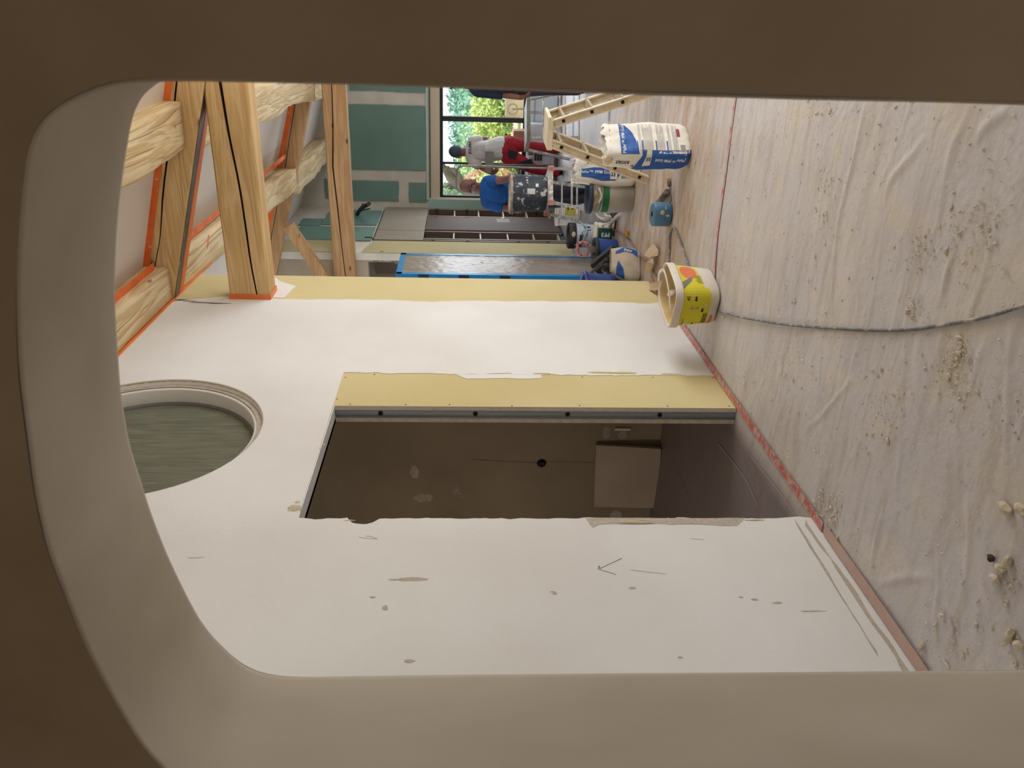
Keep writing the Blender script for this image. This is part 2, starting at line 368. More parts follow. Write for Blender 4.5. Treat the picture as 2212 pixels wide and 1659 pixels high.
    def mix(fac, a, c, k):
        mu = N.new('ShaderNodeMath'); mu.operation = 'MULTIPLY'; mu.inputs[1].default_value = k; L.new(fac, mu.inputs[0])
        x_ = N.new('ShaderNodeMix'); x_.data_type = 'RGBA'; L.new(mu.outputs[0], x_.inputs[0]); L.new(a, x_.inputs[6]); x_.inputs[7].default_value = c; return x_.outputs[2]
    c = mix(dust.outputs[0], base.outputs[0], lin((216, 206, 188)), .7)
    c = mix(streak.outputs[0], c, lin((168, 154, 140)), .35)
    c = mix(speck.outputs[0], c, lin((222, 212, 196)), .6)
    # beyond the work area the dust is trodden brown
    sep = N.new('ShaderNodeSeparateXYZ'); L.new(tc.outputs['Object'], sep.inputs[0])
    mr = N.new('ShaderNodeMapRange'); mr.inputs[1].default_value = 4.4; mr.inputs[2].default_value = 5.2; L.new(sep.outputs[1], mr.inputs[0])
    mr2 = N.new('ShaderNodeMapRange'); mr2.inputs[1].default_value = 9.0; mr2.inputs[2].default_value = 7.6; L.new(sep.outputs[1], mr2.inputs[0])
    mm = N.new('ShaderNodeMath'); mm.operation = 'MULTIPLY'; L.new(mr.outputs[0], mm.inputs[0]); L.new(mr2.outputs[0], mm.inputs[1])
    _, mot = noi(5, 8, .40, .62, (.35, .35, .35, 1), (1, 1, 1, 1), (.6, 1.5, 1), .65)
    m3 = N.new('ShaderNodeMath'); m3.operation = 'MULTIPLY'; L.new(mm.outputs[0], m3.inputs[0]); L.new(mot.outputs[0], m3.inputs[1])
    c = mix(m3.outputs[0], c, lin((168, 140, 110)), .95)
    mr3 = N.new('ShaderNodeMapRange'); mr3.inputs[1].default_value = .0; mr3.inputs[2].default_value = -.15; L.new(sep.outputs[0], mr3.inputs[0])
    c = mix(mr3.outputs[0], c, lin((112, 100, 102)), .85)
    L.new(c, b.inputs['Base Color'])
    q1 = noi(28, 8, 0, 1, (0, 0, 0, 1), (1, 1, 1, 1))[0]; bp = N.new('ShaderNodeBump'); bp.inputs['Strength'].default_value = .35; bp.inputs['Distance'].default_value = .01; L.new(q1.outputs[0], bp.inputs['Height']); L.new(bp.outputs[0], b.inputs['Normal'])
    f = link('floor', me, m, smooth=True); return st(f)
floor = make_floor()

# ------------------------------------------------------------------ left wall with the doorway and the round window
CY, CZ, RO, RI = 3.44, 3.15, .595, .552
def circ(r, n=64): return [(CY+r*math.cos(2*math.pi*i/n), CZ+r*math.sin(2*math.pi*i/n)) for i in range(n)]
DL, DR, DH = 2.705, 3.735, 2.222
left = sroot('wall_left', (0, 0, 0))
rag = jag((DL, -.0), (DL, DH), 90, .012, 3)
bites = [(onX(0, a, 1125).z, onX(0, b, 1125).z, d_) for a, b, d_ in ((815, 752, .045), (1432, 1398, .030), (700, 665, .012), (1110, 1098, .012))]
rag = [(y-sum(d_*math.sin(math.pi*(z-za)/(zb-za))**.7 for za, zb, d_ in bites if za < z < zb), z) for y, z in rag]
outer = [(1.2, 0)]+rag+[(DL+.005, DH), (DR, DH+.006), (DR, 0), (5.96, 0), (5.96, 4.0), (1.2, 4.0)]
m = MB(); plate(m, outer, [circ(RO)], FX(0), -.026); m.build('front_board', YBOARD, left)
m = MB(); plate(m, [(1.2, 0), (DL-.02, 0), (DL-.02, DH), (DR, DH), (DR, 0), (5.96, 0), (5.96, 4), (1.2, 4)], [circ(RI)], FX(-.074), -.026); m.build('rear_board', GYPSUM, left)
m = MB(); plate(m, [(1.2, 0), (DL-.05, 0), (DL-.05, DH+.05), (DR+.06, DH+.05), (DR+.06, 0), (5.955, 0), (5.955, 4), (1.2, 4)], [circ(RI+.012)], FX(-.027), -.046); m.build('wall_core', GYPSUM, left)
# plaster coat, ragged against the bare boards
e1 = jag((4.152, 2.228), (4.150, 0), 70, .022, 11)
e2 = jag((5.44, 0), (5.40, 2.88), 46, .03, 5)+jag((5.40, 2.88), (5.52, 3.1), 5, .05, 6)+jag((5.52, 3.1), (5.30, 3.62), 8, .03, 8)
rag2 = [(y-.003, z) for y, z in rag]
coat = [(1.3, .0)]+rag2+[(DL, DH+.004), (4.15, 2.230)]+e1+[(4.150, 0)]+e2+[(5.30, 3.62), (1.3, 3.62)]
m = MB(); plate(m, coat, [circ(RO+.004)], FX(.0035), -.0035); m.build('plaster_coat', PLASTER, left)
# patch of plaster on the board above the beam, and beside it
m = MB(); plate(m, jag((5.44, 2.84), (5.44, 3.0), 4, .02, 1)+jag((5.44, 3.0), (5.92, 3.02), 6, .02, 2)+jag((5.92, 3.02), (5.70, 2.80), 6, .03, 3)+jag((5.70, 2.80), (5.44, 2.84), 5, .02, 4), [], FX(.002), -.002); m.build('plaster_patch', PLASTER, left)
m = MB(); plate(m, jag((3.97, .98), (4.14, 1.02), 5, .012, 41)+jag((4.14, 1.02), (4.14, 1.62), 8, .008, 42)+jag((4.14, 1.62), (4.10, 1.30), 8, .01, 43)+jag((4.10, 1.30), (3.99, 1.1), 4, .01, 44), [], FX(.001), -.001)
m = MB(); plate(m, jag((4.10, 1.06), (4.15, 1.06), 3, .006, 45)+jag((4.15, 1.06), (4.15, 1.58), 8, .006, 46)+jag((4.15, 1.58), (4.08, 1.50), 4, .006, 47)+jag((4.08, 1.50), (4.10, 1.06), 9, .012, 48), [], FX(.003), -.003); m.build('plaster_dab', PLASTER, left)
# metal stud in the cut end of the partition, with its service holes
m = MB(); m.box(-.074, -.026, DR+.008, DR+.011, 0, DH)
for xx in (-.0735, -.0285): m.box(xx-.001, xx+.001, DR, DR+.010, 0, DH)
m.box(-.074, -.068, DR, DR+.002, 0, DH)
stud = m.build('metal_stud', GALV, left)
for x_, y_ in ((822, 893), (1027, 896), (1226, 898), (1425, 897)):
    p = onY(DR+.007, x_, y_)
    MB().lathe([(0, 0), (.0125, 0), (.0135, -.003), (.0155, -.003), (.0155, 0)], 18, Matrix.Translation((-.05, DR+.0065, p.z)) @ Matrix.Rotation(math.pi/2, 4, 'X')).build('stud_hole', BLACK, stud)
# head track over the doorway
m = MB(); m.box(-.0255, .0, DR-.0012, DR, 0, DH); m.build('board_edge', mat('gypsum_edge', (206, 196, 182), (194, 184, 170), scale=30, rough=.95), left)
m = MB(); m.box(-.100, .001, DL-.01, DR, DH, DH+.004); m.build('head_track', GALVL, left)
# screws in the bare board
for x_, y_ in ((746, 815), (809, 809), (728, 862), (756, 873), (876, 874), (971, 874), (1106, 877), (1252, 876), (1442, 877), (1575, 877), (1258, 814), (1410, 815), (1540, 816), (1576, 855)):
    p = onX(0, x_, y_); MB().lathe([(0, .0008), (.003, .001), (.005, .0004)], 10, Matrix.Translation(p) @ Matrix.Rotation(math.pi/2, 4, 'Y')).build('screw', BLACK, left)
# torn plaster along the doorway
def lump(p, r, sc, m_, parent, name, seed=0, n=2):
    bm = bmesh.new(); bmesh.ops.create_icosphere(bm, subdivisions=n, radius=1)
    for v in bm.verts:
        k = 1+.35*noise.noise(v.co*2.2+Vector((seed, seed*2.3, 0)))
        v.co = Vector((v.co.x*sc[0], v.co.y*sc[1], v.co.z*sc[2]))*r*k
    me = bpy.data.meshes.new(name); bm.to_mesh(me); bm.free(); me.transform(Matrix.Translation(p)); return link(name, me, m_, parent)
RAGP = mat('torn_plaster', (206, 194, 168), (188, 172, 144), scale=40, rough=.95, bump=.6, bscale=60)
for i, (x_, y_, r) in enumerate(((637, 1098, .026), (628, 1102, .014), (642, 1085, .012), (700, 960, .006), (692, 968, .007))):
    lump(onX(.002, x_, y_), r, (.25, 1, 1.3), RAGP, left, 'torn_plaster', i)
for i, (x_, y_, l) in enumerate(((1370, 1130, .10), (1390, 1124, .05), (1630, 1124, .05), (755, 1124, .03), (1480, 1130, .05))):
    lump(onX(.003, x_, y_), l, (.08, .12, .9), RAGP, left, 'torn_plaster', 20+i)
for x_, y_, l in ((1300, 805, .10), (1340, 806, .12), (1170, 807, .06), (1450, 808, .07)):
    lump(onX(.004, x_, y_), l, (.08, .10, .9), mat('cream_filler', (218, 206, 160), rough=.9), left, 'filler_bead', int(x_))
for i, (x_, y_, l) in enumerate(((392, 648, .05), (410, 651, .06), (428, 654, .07), (450, 655, .06), (470, 656, .07), (488, 656, .05))):
    lump(onX(.002, x_, y_), l, (.10, .14, 1.0), mat('dark_gap', (92, 84, 72), (150, 140, 122), scale=30, rough=.95, bump=.6), left, 'torn_joint', 40+i)
# scuffs, scratches and the pencilled arrow on the coat
PENC = mat('pencil_line', (70, 66, 64), rough=.9); SCUFF = mat('scuffed_plaster', (176, 164, 148), (190, 180, 166), scale=60, rough=.95)
def wallmark(name, pix, w, m_, X=.0042):
    pts = [onX(X, *p) for p in pix]; mb = MB()
    for a, b in zip(pts, pts[1:]):
        d = (b-a); n_ = Vector((0, -d.z, d.y)).normalized()*w/2
        mb.poly([a-n_, b-n_, b+n_, a+n_])
    return mb.build(name, m_, left)
wallmark('pencil_arrow', [(1331, 1241), (1292, 1229), (1294, 1222), (1296, 1228), (1343, 1206)], .0022, PENC)
for k, pl in enumerate(([(775, 1160), (795, 1163), (815, 1164), (800, 1158), (790, 1158)], [(405, 1205), (423, 1205), (440, 1203)], [(1490, 1163), (1520, 1166)], [(1440, 1240), (1352, 1225)][:1]+[(1362, 1231)])):
    if len(pl) > 1: wallmark('scratch', pl, .003, SCUFF)
for k, (x_, y_, a, b) in enumerate(((888, 1251, .055, .010), (850, 1252, .02, .004), (832, 1313, .012, .013), (1198, 1282, .009, .006), (1366, 1270, .014, .007), (885, 1428, .018, .008), (1680, 1302, .02, .005), (1630, 1295, .014, .006), (1754, 1320, .05, .004), (1600, 1290, .009, .005), (805, 1290, .012, .005), (1194, 1278, .012, .003), (1470, 1420, .008, .006))):
    c = onX(.0042, x_, y_); r_ = random.Random(k); mb = MB()
    mb.poly([c+Vector((0, b*math.cos(t)*(1+.5*(r_.random()-.5)), a*math.sin(t)*(1+.5*(r_.random()-.5)))) for t in [i*2*math.pi/12 for i in range(12)]]); mb.build('scuff', SCUFF, left)
# chalky band and torn skirting line at the foot of the near wall piece
m = MB(); plate(m, jag((2.69, .035), (1.5, .03), 30, .012, 31)+jag((1.5, .05), (2.69, .055), 26, .012, 32), [], FX(.0048), -.001); m.build('torn_strip', SCUFF, left)
m = MB(); plate(m, jag((2.69, .085), (1.9, .10), 24, .006, 33)+jag((1.9, .106), (2.69, .095), 20, .006, 34), [], FX(.0048), -.001); m.build('torn_strip', SCUFF, left)
m = MB(); plate(m, jag((2.700, .30), (2.700, 1.0), 10, .004, 35)+jag((2.700, 1.0), (2.60, .98), 3, .01, 36)+jag((2.655, .95), (2.65, .32), 14, .02, 37), [], FX(.0048), -.001); m.build('bare_filler', SCUFF, left)
# round window: stepped reveal, ring, film-covered pane
w2 = sroot('window_2', (0, CY, CZ))
RY = Matrix.Translation((0, 0, 0)) @ Matrix.Rotation(math.pi/2, 4, 'Y')
MB().lathe([(RO+.006, .004), (RO+.001, .0), (RO-.004, -.03), (RO-.010, -.034), (RI+.004, -.034), (RI, -.037)], 96, RY).build('reveal', PLASTER, w2)
MB().lathe([(RI, -.037), (RI-.004, -.040), (RI-.006, -.125)], 96, RY).build('inner_reveal', WHITE, w2)
FILM = mat('window_film', (118, 118, 100), (96, 98, 84), scale=3, rough=.38, bump=.5, bscale=3, stretch=(1, 22, 2.4), c3=(150, 156, 142), c3scale=2, c3lo=.6, c3hi=.8, spec=.35)
MB().lathe([(RI-.004, -.125), (RI-.012, -.112), (RI-.018, -.125)], 96, RY).build('seal', mat('grey_seal', (120, 122, 118)), w2)
MB().lathe([(0, -.126), (RI, -.126)], 96, RY, smooth=False).build('pane', FILM, w2)

# ------------------------------------------------------------------ near wall with the rounded opening
P = [(1.8655, 0), (1.865, .9), (1.865, 1.6), (1.865, 1.82), (1.8648, 1.9), (1.861, 1.975), (1.848, 2.025), (1.822, 2.075), (1.785, 2.108), (1.72, 2.134), (1.62, 2.165), (1.53, 2.187), (1.44, 2.205), (1.33, 2.219), (1.23, 2.230), (1.12, 2.234), (1.04, 2.228), (.95, 2.220), (.85, 2.206), (.76, 2.188), (.66, 2.163), (.60, 2.140), (.545, 2.110), (.50, 2.078), (.470, 2.040), (.454, 1.99), (.449, 1.93), (.449, 1.87), (.449, 1.75), (.450, 1.5), (.446, .8), (.443, 0)]
prof = [v.to_2d() for v in spline([(a, 0, b) for a, b in P], 4)] if False else [(v.x, v.z) for v in spline([(a, 0, b) for a, b in P], 4)]
fr = sroot('wall_front', (0, 0, 0))
m = MB()
def offs(k):
    out = []
    for i, p in enumerate(prof):
        a = Vector(prof[max(i-1, 0)]); b = Vector(prof[min(i+1, len(prof)-1)]); d = (b-a).normalized(); n_ = Vector((d.y, -d.x))
        out.append((p[0]+n_.x*-k, p[1]+n_.y*-k))
    return out
def ringpts(k, Y): return [Vector((a, Y, b)) for a, b in offs(k)]
sgn = -1 if offs(.1)[0][0] < prof[0][0] else 1      # outward = away from the opening
rings = [ringpts(sgn*k, Y) for k, Y in ((.004, 1.07), (.001, 1.0715), (0, 1.075), (0, 1.08), (0, 1.13), (0, 1.18), (0, 1.25), (0, 1.33), (0, 1.41), (.003, 1.425), (.008, 1.43))]
vr = [[m.bm.verts.new(p+(Vector((noise.noise(p*2.1+Vector((3, 0, 0)))*.004, 0, noise.noise(p*1.9)*.004)))) for p in r] for r in rings]
for A, Bq in zip(vr, vr[1:]):
    for i in range(len(A)-1):
        f = m.bm.faces.new((A[i], A[i+1], Bq[i+1], Bq[i])); f.smooth = True
m.build('opening_reveal', PLASTER2, fr)
for Y, k, nm, mt in ((1.07, .004, 'near_face', ARCHFACE), (1.43, .008, 'far_face', PLASTER)):
    o_ = [(1.8655+.0, 0)] ; pr = offs(sgn*k)
    ol = [(4.6, 0), (4.6, 4.3), (-1.2, 4.3), (-1.2, 0)]+[(a, b) for a, b in pr[::-1]]
    m = MB(); V, Fc = fill(ol); vv = [m.bm.verts.new((v[0], Y, v[1])) for v in V]
    for f in Fc:
        try: m.bm.faces.new([vv[i] for i in f])
        except ValueError: pass
    m.build(nm, mt, fr)
# the room on this side of the opening
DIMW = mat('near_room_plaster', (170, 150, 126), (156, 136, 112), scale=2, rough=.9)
near = sroot('wall_near', (0, 0, 0))
for n_, a in (('side_wall', (-1.2, -1.15, -2.6, 1.07, 0, 2.8)), ('side_wall', (4.55, 4.6, -2.6, 1.07, 0, 2.8)), ('rear_wall', (-1.2, 4.6, -2.6, -2.55, 0, 2.8)), ('soffit', (-1.2, 4.6, -2.6, 1.07, 2.75, 2.8))): box(n_, *a, DIMW, near)

# ------------------------------------------------------------------ shell of the large room
def ceilz(x): return 3.865-.283*x
m = MB(); plate(m, [(-3.2, ceilz(-3.2)), (5.2, ceilz(5.2)), (5.2, ceilz(5.2)+.1), (-3.2, ceilz(-3.2)+.1)], [], lambda a, b, t: (a, t, b), 12.2)
for v in m.bm.verts: v.co.y += 1.2
st(m.build('ceiling', CEIL))
# back wall of green boards
back = sroot('wall_back', (0, 0, 0))
BY = 12.7; WX0, WX1, WZ0, WZ1 = -.87, 3.6, .50, 2.062
m = MB(); plate(m, [(-1.3, 0), (5.2, 0), (5.2, 4.6), (-1.3, 4.6)], [[(WX0, WZ0), (WX1, WZ0), (WX1, WZ1), (WX0, WZ1)]], FY(BY+.015), .3); m.build('masonry', JOINT, back)
def boards(cells, to3, parent, m_, name='plasterboard'):
    for i, (a0, a1, b0, b1) in enumerate(cells):
        ring = jag((a0, b0), (a1, b0), 14, .012, i*4+1)+jag((a1, b0), (a1, b1), 14, .012, i*4+2)+jag((a1, b1), (a0, b1), 14, .012, i*4+3)+jag((a0, b1), (a0, b0), 14, .012, i*4+4)
        mb = MB(); plate(mb, ring, [], to3, -.012); mb.build(name, m_, parent)
def cellY(Y, x0, y0, x1, y1):
    a = onY(Y, x0, y0); b = onY(Y, x1, y1); return (min(a.x, b.x), max(a.x, b.x), min(a.z, b.z), max(a.z, b.z))
boards([cellY(BY, 753, 225, 920, 368), cellY(BY, 753, 389, 862, 434), cellY(BY, 883, 394, 922, 436), cellY(BY, 700, 386, 745, 428), cellY(BY, 753, 150, 920, 199), cellY(BY, 700, 225, 745, 368)], FY(BY), back, GBOARD)
m = MB(); plate(m, [(-1.02, 0), (WX0, 0), (WX0, 2.06), (-1.02, 2.06)], [], FY(BY), -.012); m.build('glare_lit_board', GBOARD_GLARE, back)
m = MB(); m.box(WX0-.01, 3.7, BY-.012, BY+.01, 2.062, 2.098); m.build('corner_bead', mat('pale_bead', (176, 196, 190)), back)
# window: blind box, frame bars, panes
w1 = sroot('window_1', (0, 12.85, 0))
box('blind_box', WX0, WX1, 12.80, 12.95, 1.885, 2.06, CREAM, w1); box('blind_gap', WX0, WX1, 12.78, 12.80, 2.035, 2.045, BLACK, w1)
box('top_rail', WX0, WX1, 12.86, 12.93, 1.835, 1.885, BLACKFRAME, w1); box('bottom_rail', WX0, WX1, 12.86, 12.93, .50, .555, BLACKFRAME, w1)
for a, b in ((.335, .41), (1.55, 1.62), (2.75, 2.82), (WX0, WX0+.03)): box('mullion', a, b, 12.86, 12.93, .55, 1.84, BLACKFRAME, w1)
box('door_leaf_stile', -.335, -.302, 12.88, 12.92, .55, 1.84, BLACKFRAME, w1)
GLASS = mat('clear_glass', (255, 255, 255), rough=0, trans=1, spec=.3); GLASS.node_tree.nodes['Principled BSDF'].inputs['IOR'].default_value = 1.02
for a, b in ((WX0+.03, .335), (.41, 1.55), (1.62, 2.75), (2.82, WX1)): box('pane', a, b, 12.893, 12.897, .555, 1.835, GLASS, w1)
box('sill', WX0-.02, WX1, 12.62, 12.86, .47, .50, WHITE, w1)
# side wall: bare boards above and beside the tall cabinets
side = sroot('wall_side', (0, 0, 0))
m = MB(); plate(m, [(10.06, 0), (10.66, 0), (10.66, 2.79), (12.72, 2.79), (12.72, 4.7), (10.06, 4.7)], [], FX(-1.016), -.1); m.build('masonry', JOINT, side)
def cellX(X, x0, y0, x1, y1):
    a = onX(X, x0, y0); b = onX(X, x1, y1); return (min(a.y, b.y), max(a.y, b.y), min(a.z, b.z), max(a.z, b.z))
boards([(11.48, 12.40, 2.80, 3.35), (11.48, 12.3, 3.36, 3.62), (10.62, 11.36, 2.80, 3.9), (11.4, 11.8, 3.63, 3.95)], FX(-1.0), side, GBOARD)
m = MB(); plate(m, [(10.06, 0), (10.62, 0)]+jag((10.62, 2.75), (10.10, 2.86), 8, .03, 9)+[(10.06, 2.86)], [], FX(-1.0), -.012); m.build('yellow_board', YBOARD2, side)
m = MB(); plate(m, [(10.06, 3.02)]+jag((10.60, 3.02), (10.60, 3.6), 8, .02, 10)+[(10.60, 4.0), (10.06, 4.0)], [], FX(-1.0), -.012); m.build('yellow_board', YBOARD2, side)
# wall beyond the partition with its tall recess; plaster darkened for its back-lit shade
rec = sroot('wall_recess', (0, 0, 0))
m = MB(); plate(m, [(-3.2, 0), (-2.15, 0), (-2.15, 2.78), (-1.14, 2.78), (-1.14, 0), (-1.018, 0), (-1.018, 4.7), (-3.2, 4.7)], [], FY(10.07), .12); m.build('masonry', mat('shaded_recess_plaster', (176, 160, 138), (160, 144, 124), scale=2, rough=.9), rec)
box('recess_back', -2.3, -1.0, 10.75, 10.8, 0, 2.9, mat('recess_grey', (120, 118, 108)), rec); box('recess_side', -1.14, -1.12, 10.19, 10.75, 0, 2.8, mat('recess_green', (70, 92, 80)), rec)
for i, (x_, y_) in enumerate(((812, 557), (825, 553), (848, 556), (858, 560))):
    p = onY(10.068, x_, y_); lump(p, .07, (1, .05, .8), mat('brown_stain', (128, 106, 78), rough=.95), rec, 'render_patch', 60+i)
# the small room behind the doorway
inn = sroot('wall_inner', (0, 0, 0))
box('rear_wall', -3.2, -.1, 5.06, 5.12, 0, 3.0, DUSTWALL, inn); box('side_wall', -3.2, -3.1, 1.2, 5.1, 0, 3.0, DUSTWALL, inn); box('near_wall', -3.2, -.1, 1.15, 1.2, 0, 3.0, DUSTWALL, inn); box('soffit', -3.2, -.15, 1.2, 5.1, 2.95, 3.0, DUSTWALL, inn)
p = onY(5.055, 1170, 1001); hole = MB().lathe([(0, .002), (.034, .002), (.036, -.004), (.030, -.004), (.028, .0)], 24, Matrix.Translation(p) @ Matrix.Rotation(math.pi/2, 4, 'X')).build('socket_box', BLACK, inn)
MB().tube(spline([p+Vector((-.015, -.004, .01)), p+Vector((.01, -.02, .015)), p+Vector((.012, -.02, -.012)), p+Vector((-.01, -.008, -.012))], 5), .003).build('wire_end', mat('dark_wire', (90, 84, 80)), inn)
m = MB(); m.tube([onY(5.054, *q) for q in ((1020, 992), (1070, 996), (1120, 998), (1160, 1000))], .0012, 4); m.tube([onY(5.054, *q) for q in ((1180, 998), (1230, 998), (1285, 1000))], .001, 4); m.build('chased_line', mat('chase_dark', (96, 84, 70)), inn)
for i, (x_, y_, r, sc) in enumerate(((895, 1020, .10, (1, .02, .6)), (915, 1075, .13, (.55, .02, 1)), (1310, 935, .09, (1, .02, .6)), (1345, 940, .07, (1, .02, .8)), (1330, 1115, .10, (1, .02, .9)))):
    lump(onY(5.058, x_, y_), r*.55, sc, mat('filler_smear', (172, 164, 154), (150, 140, 126), scale=8, rough=.9), inn, 'filler_smear', i+70, 3)
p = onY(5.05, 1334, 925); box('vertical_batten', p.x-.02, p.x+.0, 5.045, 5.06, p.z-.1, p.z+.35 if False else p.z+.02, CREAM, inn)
# right wall, outside the frame, with the big window that lights the room
rt = sroot('wall_right', (0, 0, 0))
m = MB(); plate(m, [(1.43, 0), (13, 0), (13, 2.6), (1.43, 2.6)], [[(3.8, .75), (8.0, .75), (8.0, 2.3), (3.8, 2.3)]], FX(5.0), .2); m.build('masonry', PLASTER, rt)
for a in (3.8, 5.18, 6.56, 7.94): box('mullion', 5.05, 5.12, a, a+.06, .75, 2.3, BLACKFRAME, rt)
# tapes on the floor
def strip(name, pts, w, m_, z=.006, seg=24, side=0):
    mb = MB(); P_ = spline(pts, seg)
    L_ = []
    for i, p in enumerate(P_):
        d = (P_[min(i+1, len(P_)-1)]-P_[max(i-1, 0)]).normalized(); n_ = Vector((-d.y, d.x, 0))*w/2; L_.append((p+n_+Vector((0, 0, z)), p-n_+Vector((0, 0, z))))
    g = [[mb.bm.verts.new(q) for q in pr_] for pr_ in L_]
    for A, Bq in zip(g, g[1:]): mb.bm.faces.new((A[0], A[1], Bq[1], Bq[0]))
    return mb.build(name, m_)
st(strip('trim_1', [(.030, 2.60, 0), (.028, 3.4, 0), (.03, 4.4, 0), (.03, 5.94, 0)], .046, REDTAPE, .007))
st(strip('trim_2', [(.030, 1.60, 0), (.036, 2.1, 0), (.036, 2.58, 0)], .052, PINKTAPE, .008))
st(strip('trim_3', [(.45, 4.40, 0), (.75, 4.48, 0), (1.15, 4.51, 0), (1.6, 4.545, 0), (2.0, 4.56, 0)], .032, mat('broken_red_tape', (204, 176, 168), (190, 168, 162), scale=9, rough=.6, c3=(200, 112, 106), c3scale=16, c3lo=.52, c3hi=.58), .007))
st(strip('trim_4', [(.0, 10.1, 0), (.8, 10.6, 0), (1.8, 11.0, 0)], .06, REDTAPE, .008))
for k, q in enumerate(([(1552, 958), (1608, 1030), (1637, 1092)], [(1622, 985), (1690, 1070), (1725, 1125)], [(1450, 990), (1490, 1080)])):
    st(strip('trim_%d' % (5+k), [onZ(0, *p_) for p_ in q], .006, mat('film_fold', (170, 162, 158)), .004, 6))

# ------------------------------------------------------------------ roof timbers
def beam(name, A, B, w, h, up=(0, 0, 1), crack=None, hew=0, m_=None, parent=None, seg=60, wave=0, seed=0, cdepth=.03, crackside=1):
    """timber from A to B; A, B are the middle of the cross-section; crack = [(s, height)] on the face towards the viewer"""
    A = Vector(A); B = Vector(B); d = (B-A).normalized(); up = Vector(up); sx = d.cross(up).normalized(); uz = sx.cross(d); l = (B-A).length
    mb = MB(); rings = []
    c = .012
    for i in range(seg+1):
        s = i/seg; ctr = A+(B-A)*s
        if crack:
            hh = np.interp(s, [q[0] for q in crack], [q[1] for q in crack]); hh += .012*noise.noise(Vector((s*9, seed, 0))); ww = .007 if crack[0][0] <= s <= crack[-1][0] else .0002
            cw = np.interp(s, [q[0] for q in crack], [q[2] if len(q) > 2 else .008 for q in crack])
        prof_ = []
        ny = 5
        f = crackside*w/2
        if crack:
            zs = [-h/2+c, -h/4, hh-cw/2-.0005, hh-cw/2, hh, hh+cw/2, hh+cw/2+.0005, h/4+hh/2, h/2-c]
            xs = [f, f, f, f-.0*f, f-crackside*cdepth, f, f, f, f]
            zs[1] = (zs[0]+zs[2])/2; zs[7] = (zs[6]+zs[8])/2
        else:
            zs = list(np.linspace(-h/2+c, h/2-c, 7)); xs = [f]*7
        prof_ += list(zip(xs, zs))
        prof_ += [(x_, h/2) for x_ in np.linspace(crackside*(w/2-c), -crackside*(w/2-c), 6)]
        prof_ += [(-f, z_) for z_ in np.linspace(h/2-c, -h/2+c, 6)]
        prof_ += [(x_, -h/2) for x_ in np.linspace(-crackside*(w/2-c), crackside*(w/2-c), 6)]
        ring = []
        for j, (x_, z_) in enumerate(prof_):
            p = ctr+sx*x_+uz*z_
            n_ = noise.noise(p*3+Vector((seed, 0, 0)))*.004+hew*noise.noise(Vector((p.x*9, p.y*7, p.z*9))+Vector((seed, 0, 0)))+wave*noise.noise(Vector((s*3.5, seed*1.7, j*.05)))
            ring.append(mb.bm.verts.new(p+(sx*x_/w+uz*z_/h)*n_*1.6))
        rings.append(ring)
    n = len(rings[0])
    for a, b in zip(rings, rings[1:]):
        for j in range(n):
            f_ = mb.bm.faces.new((a[j], a[(j+1) % n], b[(j+1) % n], b[j])); f_.smooth = hew > 0
            if crack and j in (3, 4): f_.material_index = 1
    mb.bm.faces.new(rings[0][::-1]); mb.bm.faces.new(rings[-1])
    return mb.build(name, [m_, SPLIT], parent)
def rz(x): return 3.745-.283*x       # centre line of the rafters
# first truss
t = tag(beam('tie_beam', (0, 5.49, 3.075), (4.9, 5.49, 3.075), .20, .285, crack=[(0, -.055, .009), (.1, -.03, .014), (.2, .0, .014), (.31, .035, .020), (1, .05, .01)], m_=WOODX, seg=120, crackside=1), 'heavy horizontal timber tie beam with a long split, end let into the white wall', 'beam')
for n_, a in (('end_tape', (0, .042, 5.384, 5.388, 2.93, 3.222)), ('end_tape', (0, .042, 5.592, 5.596, 2.93, 3.222)), ('end_tape', (0, .042, 5.386, 5.594, 2.924, 2.929))): box(n_, *a, ORANGEC, t)
r1 = tag(beam('rafter', (-.35, 5.48, rz(-.35)), (4.9, 5.48, rz(4.9)), .20, .245, crack=[(.0, .05, .006), (.06, .045, .008), (.15, .03, .006), (.2, .045, .012), (1, .055, .01)], m_=WOODX, seed=3, seg=110), 'near sloping timber rafter edged with orange tape above the split tie beam', 'beam')
dn = Vector((1, 0, -.283)).normalized(); up_ = Vector((.283, 0, 1)).normalized()
def along(x, off, y): return Vector((x, y, rz(x)))+up_*off
m = MB(); m.bar(along(-.3, -.124, 5.43), along(4.8, -.124, 5.43), .085, .004, up=up_); m.build('underside_membrane', MEMBRANE, r1)
m = MB(); m.bar(along(-.3, -.125, 5.530), along(4.8, -.125, 5.530), .085, .005, up=up_); m.build('underside_tape', ORANGEC, r1)
# tape on the ceiling along the rafter
m = MB(); m.bar(along(-.3, .119, 5.36), along(4.8, .119, 5.36), .05, .004, up=up_); m.build('edge_tape', ORANGE, r1)
m = MB(); m.box(-.3, 4.6, 5.372, 5.3775, 0, 1)
for v in m.bm.verts: v.co.z = rz(v.co.x)+(.075 if v.co.z < .5 else .12)
m.build('edge_tape', ORANGE, r1)
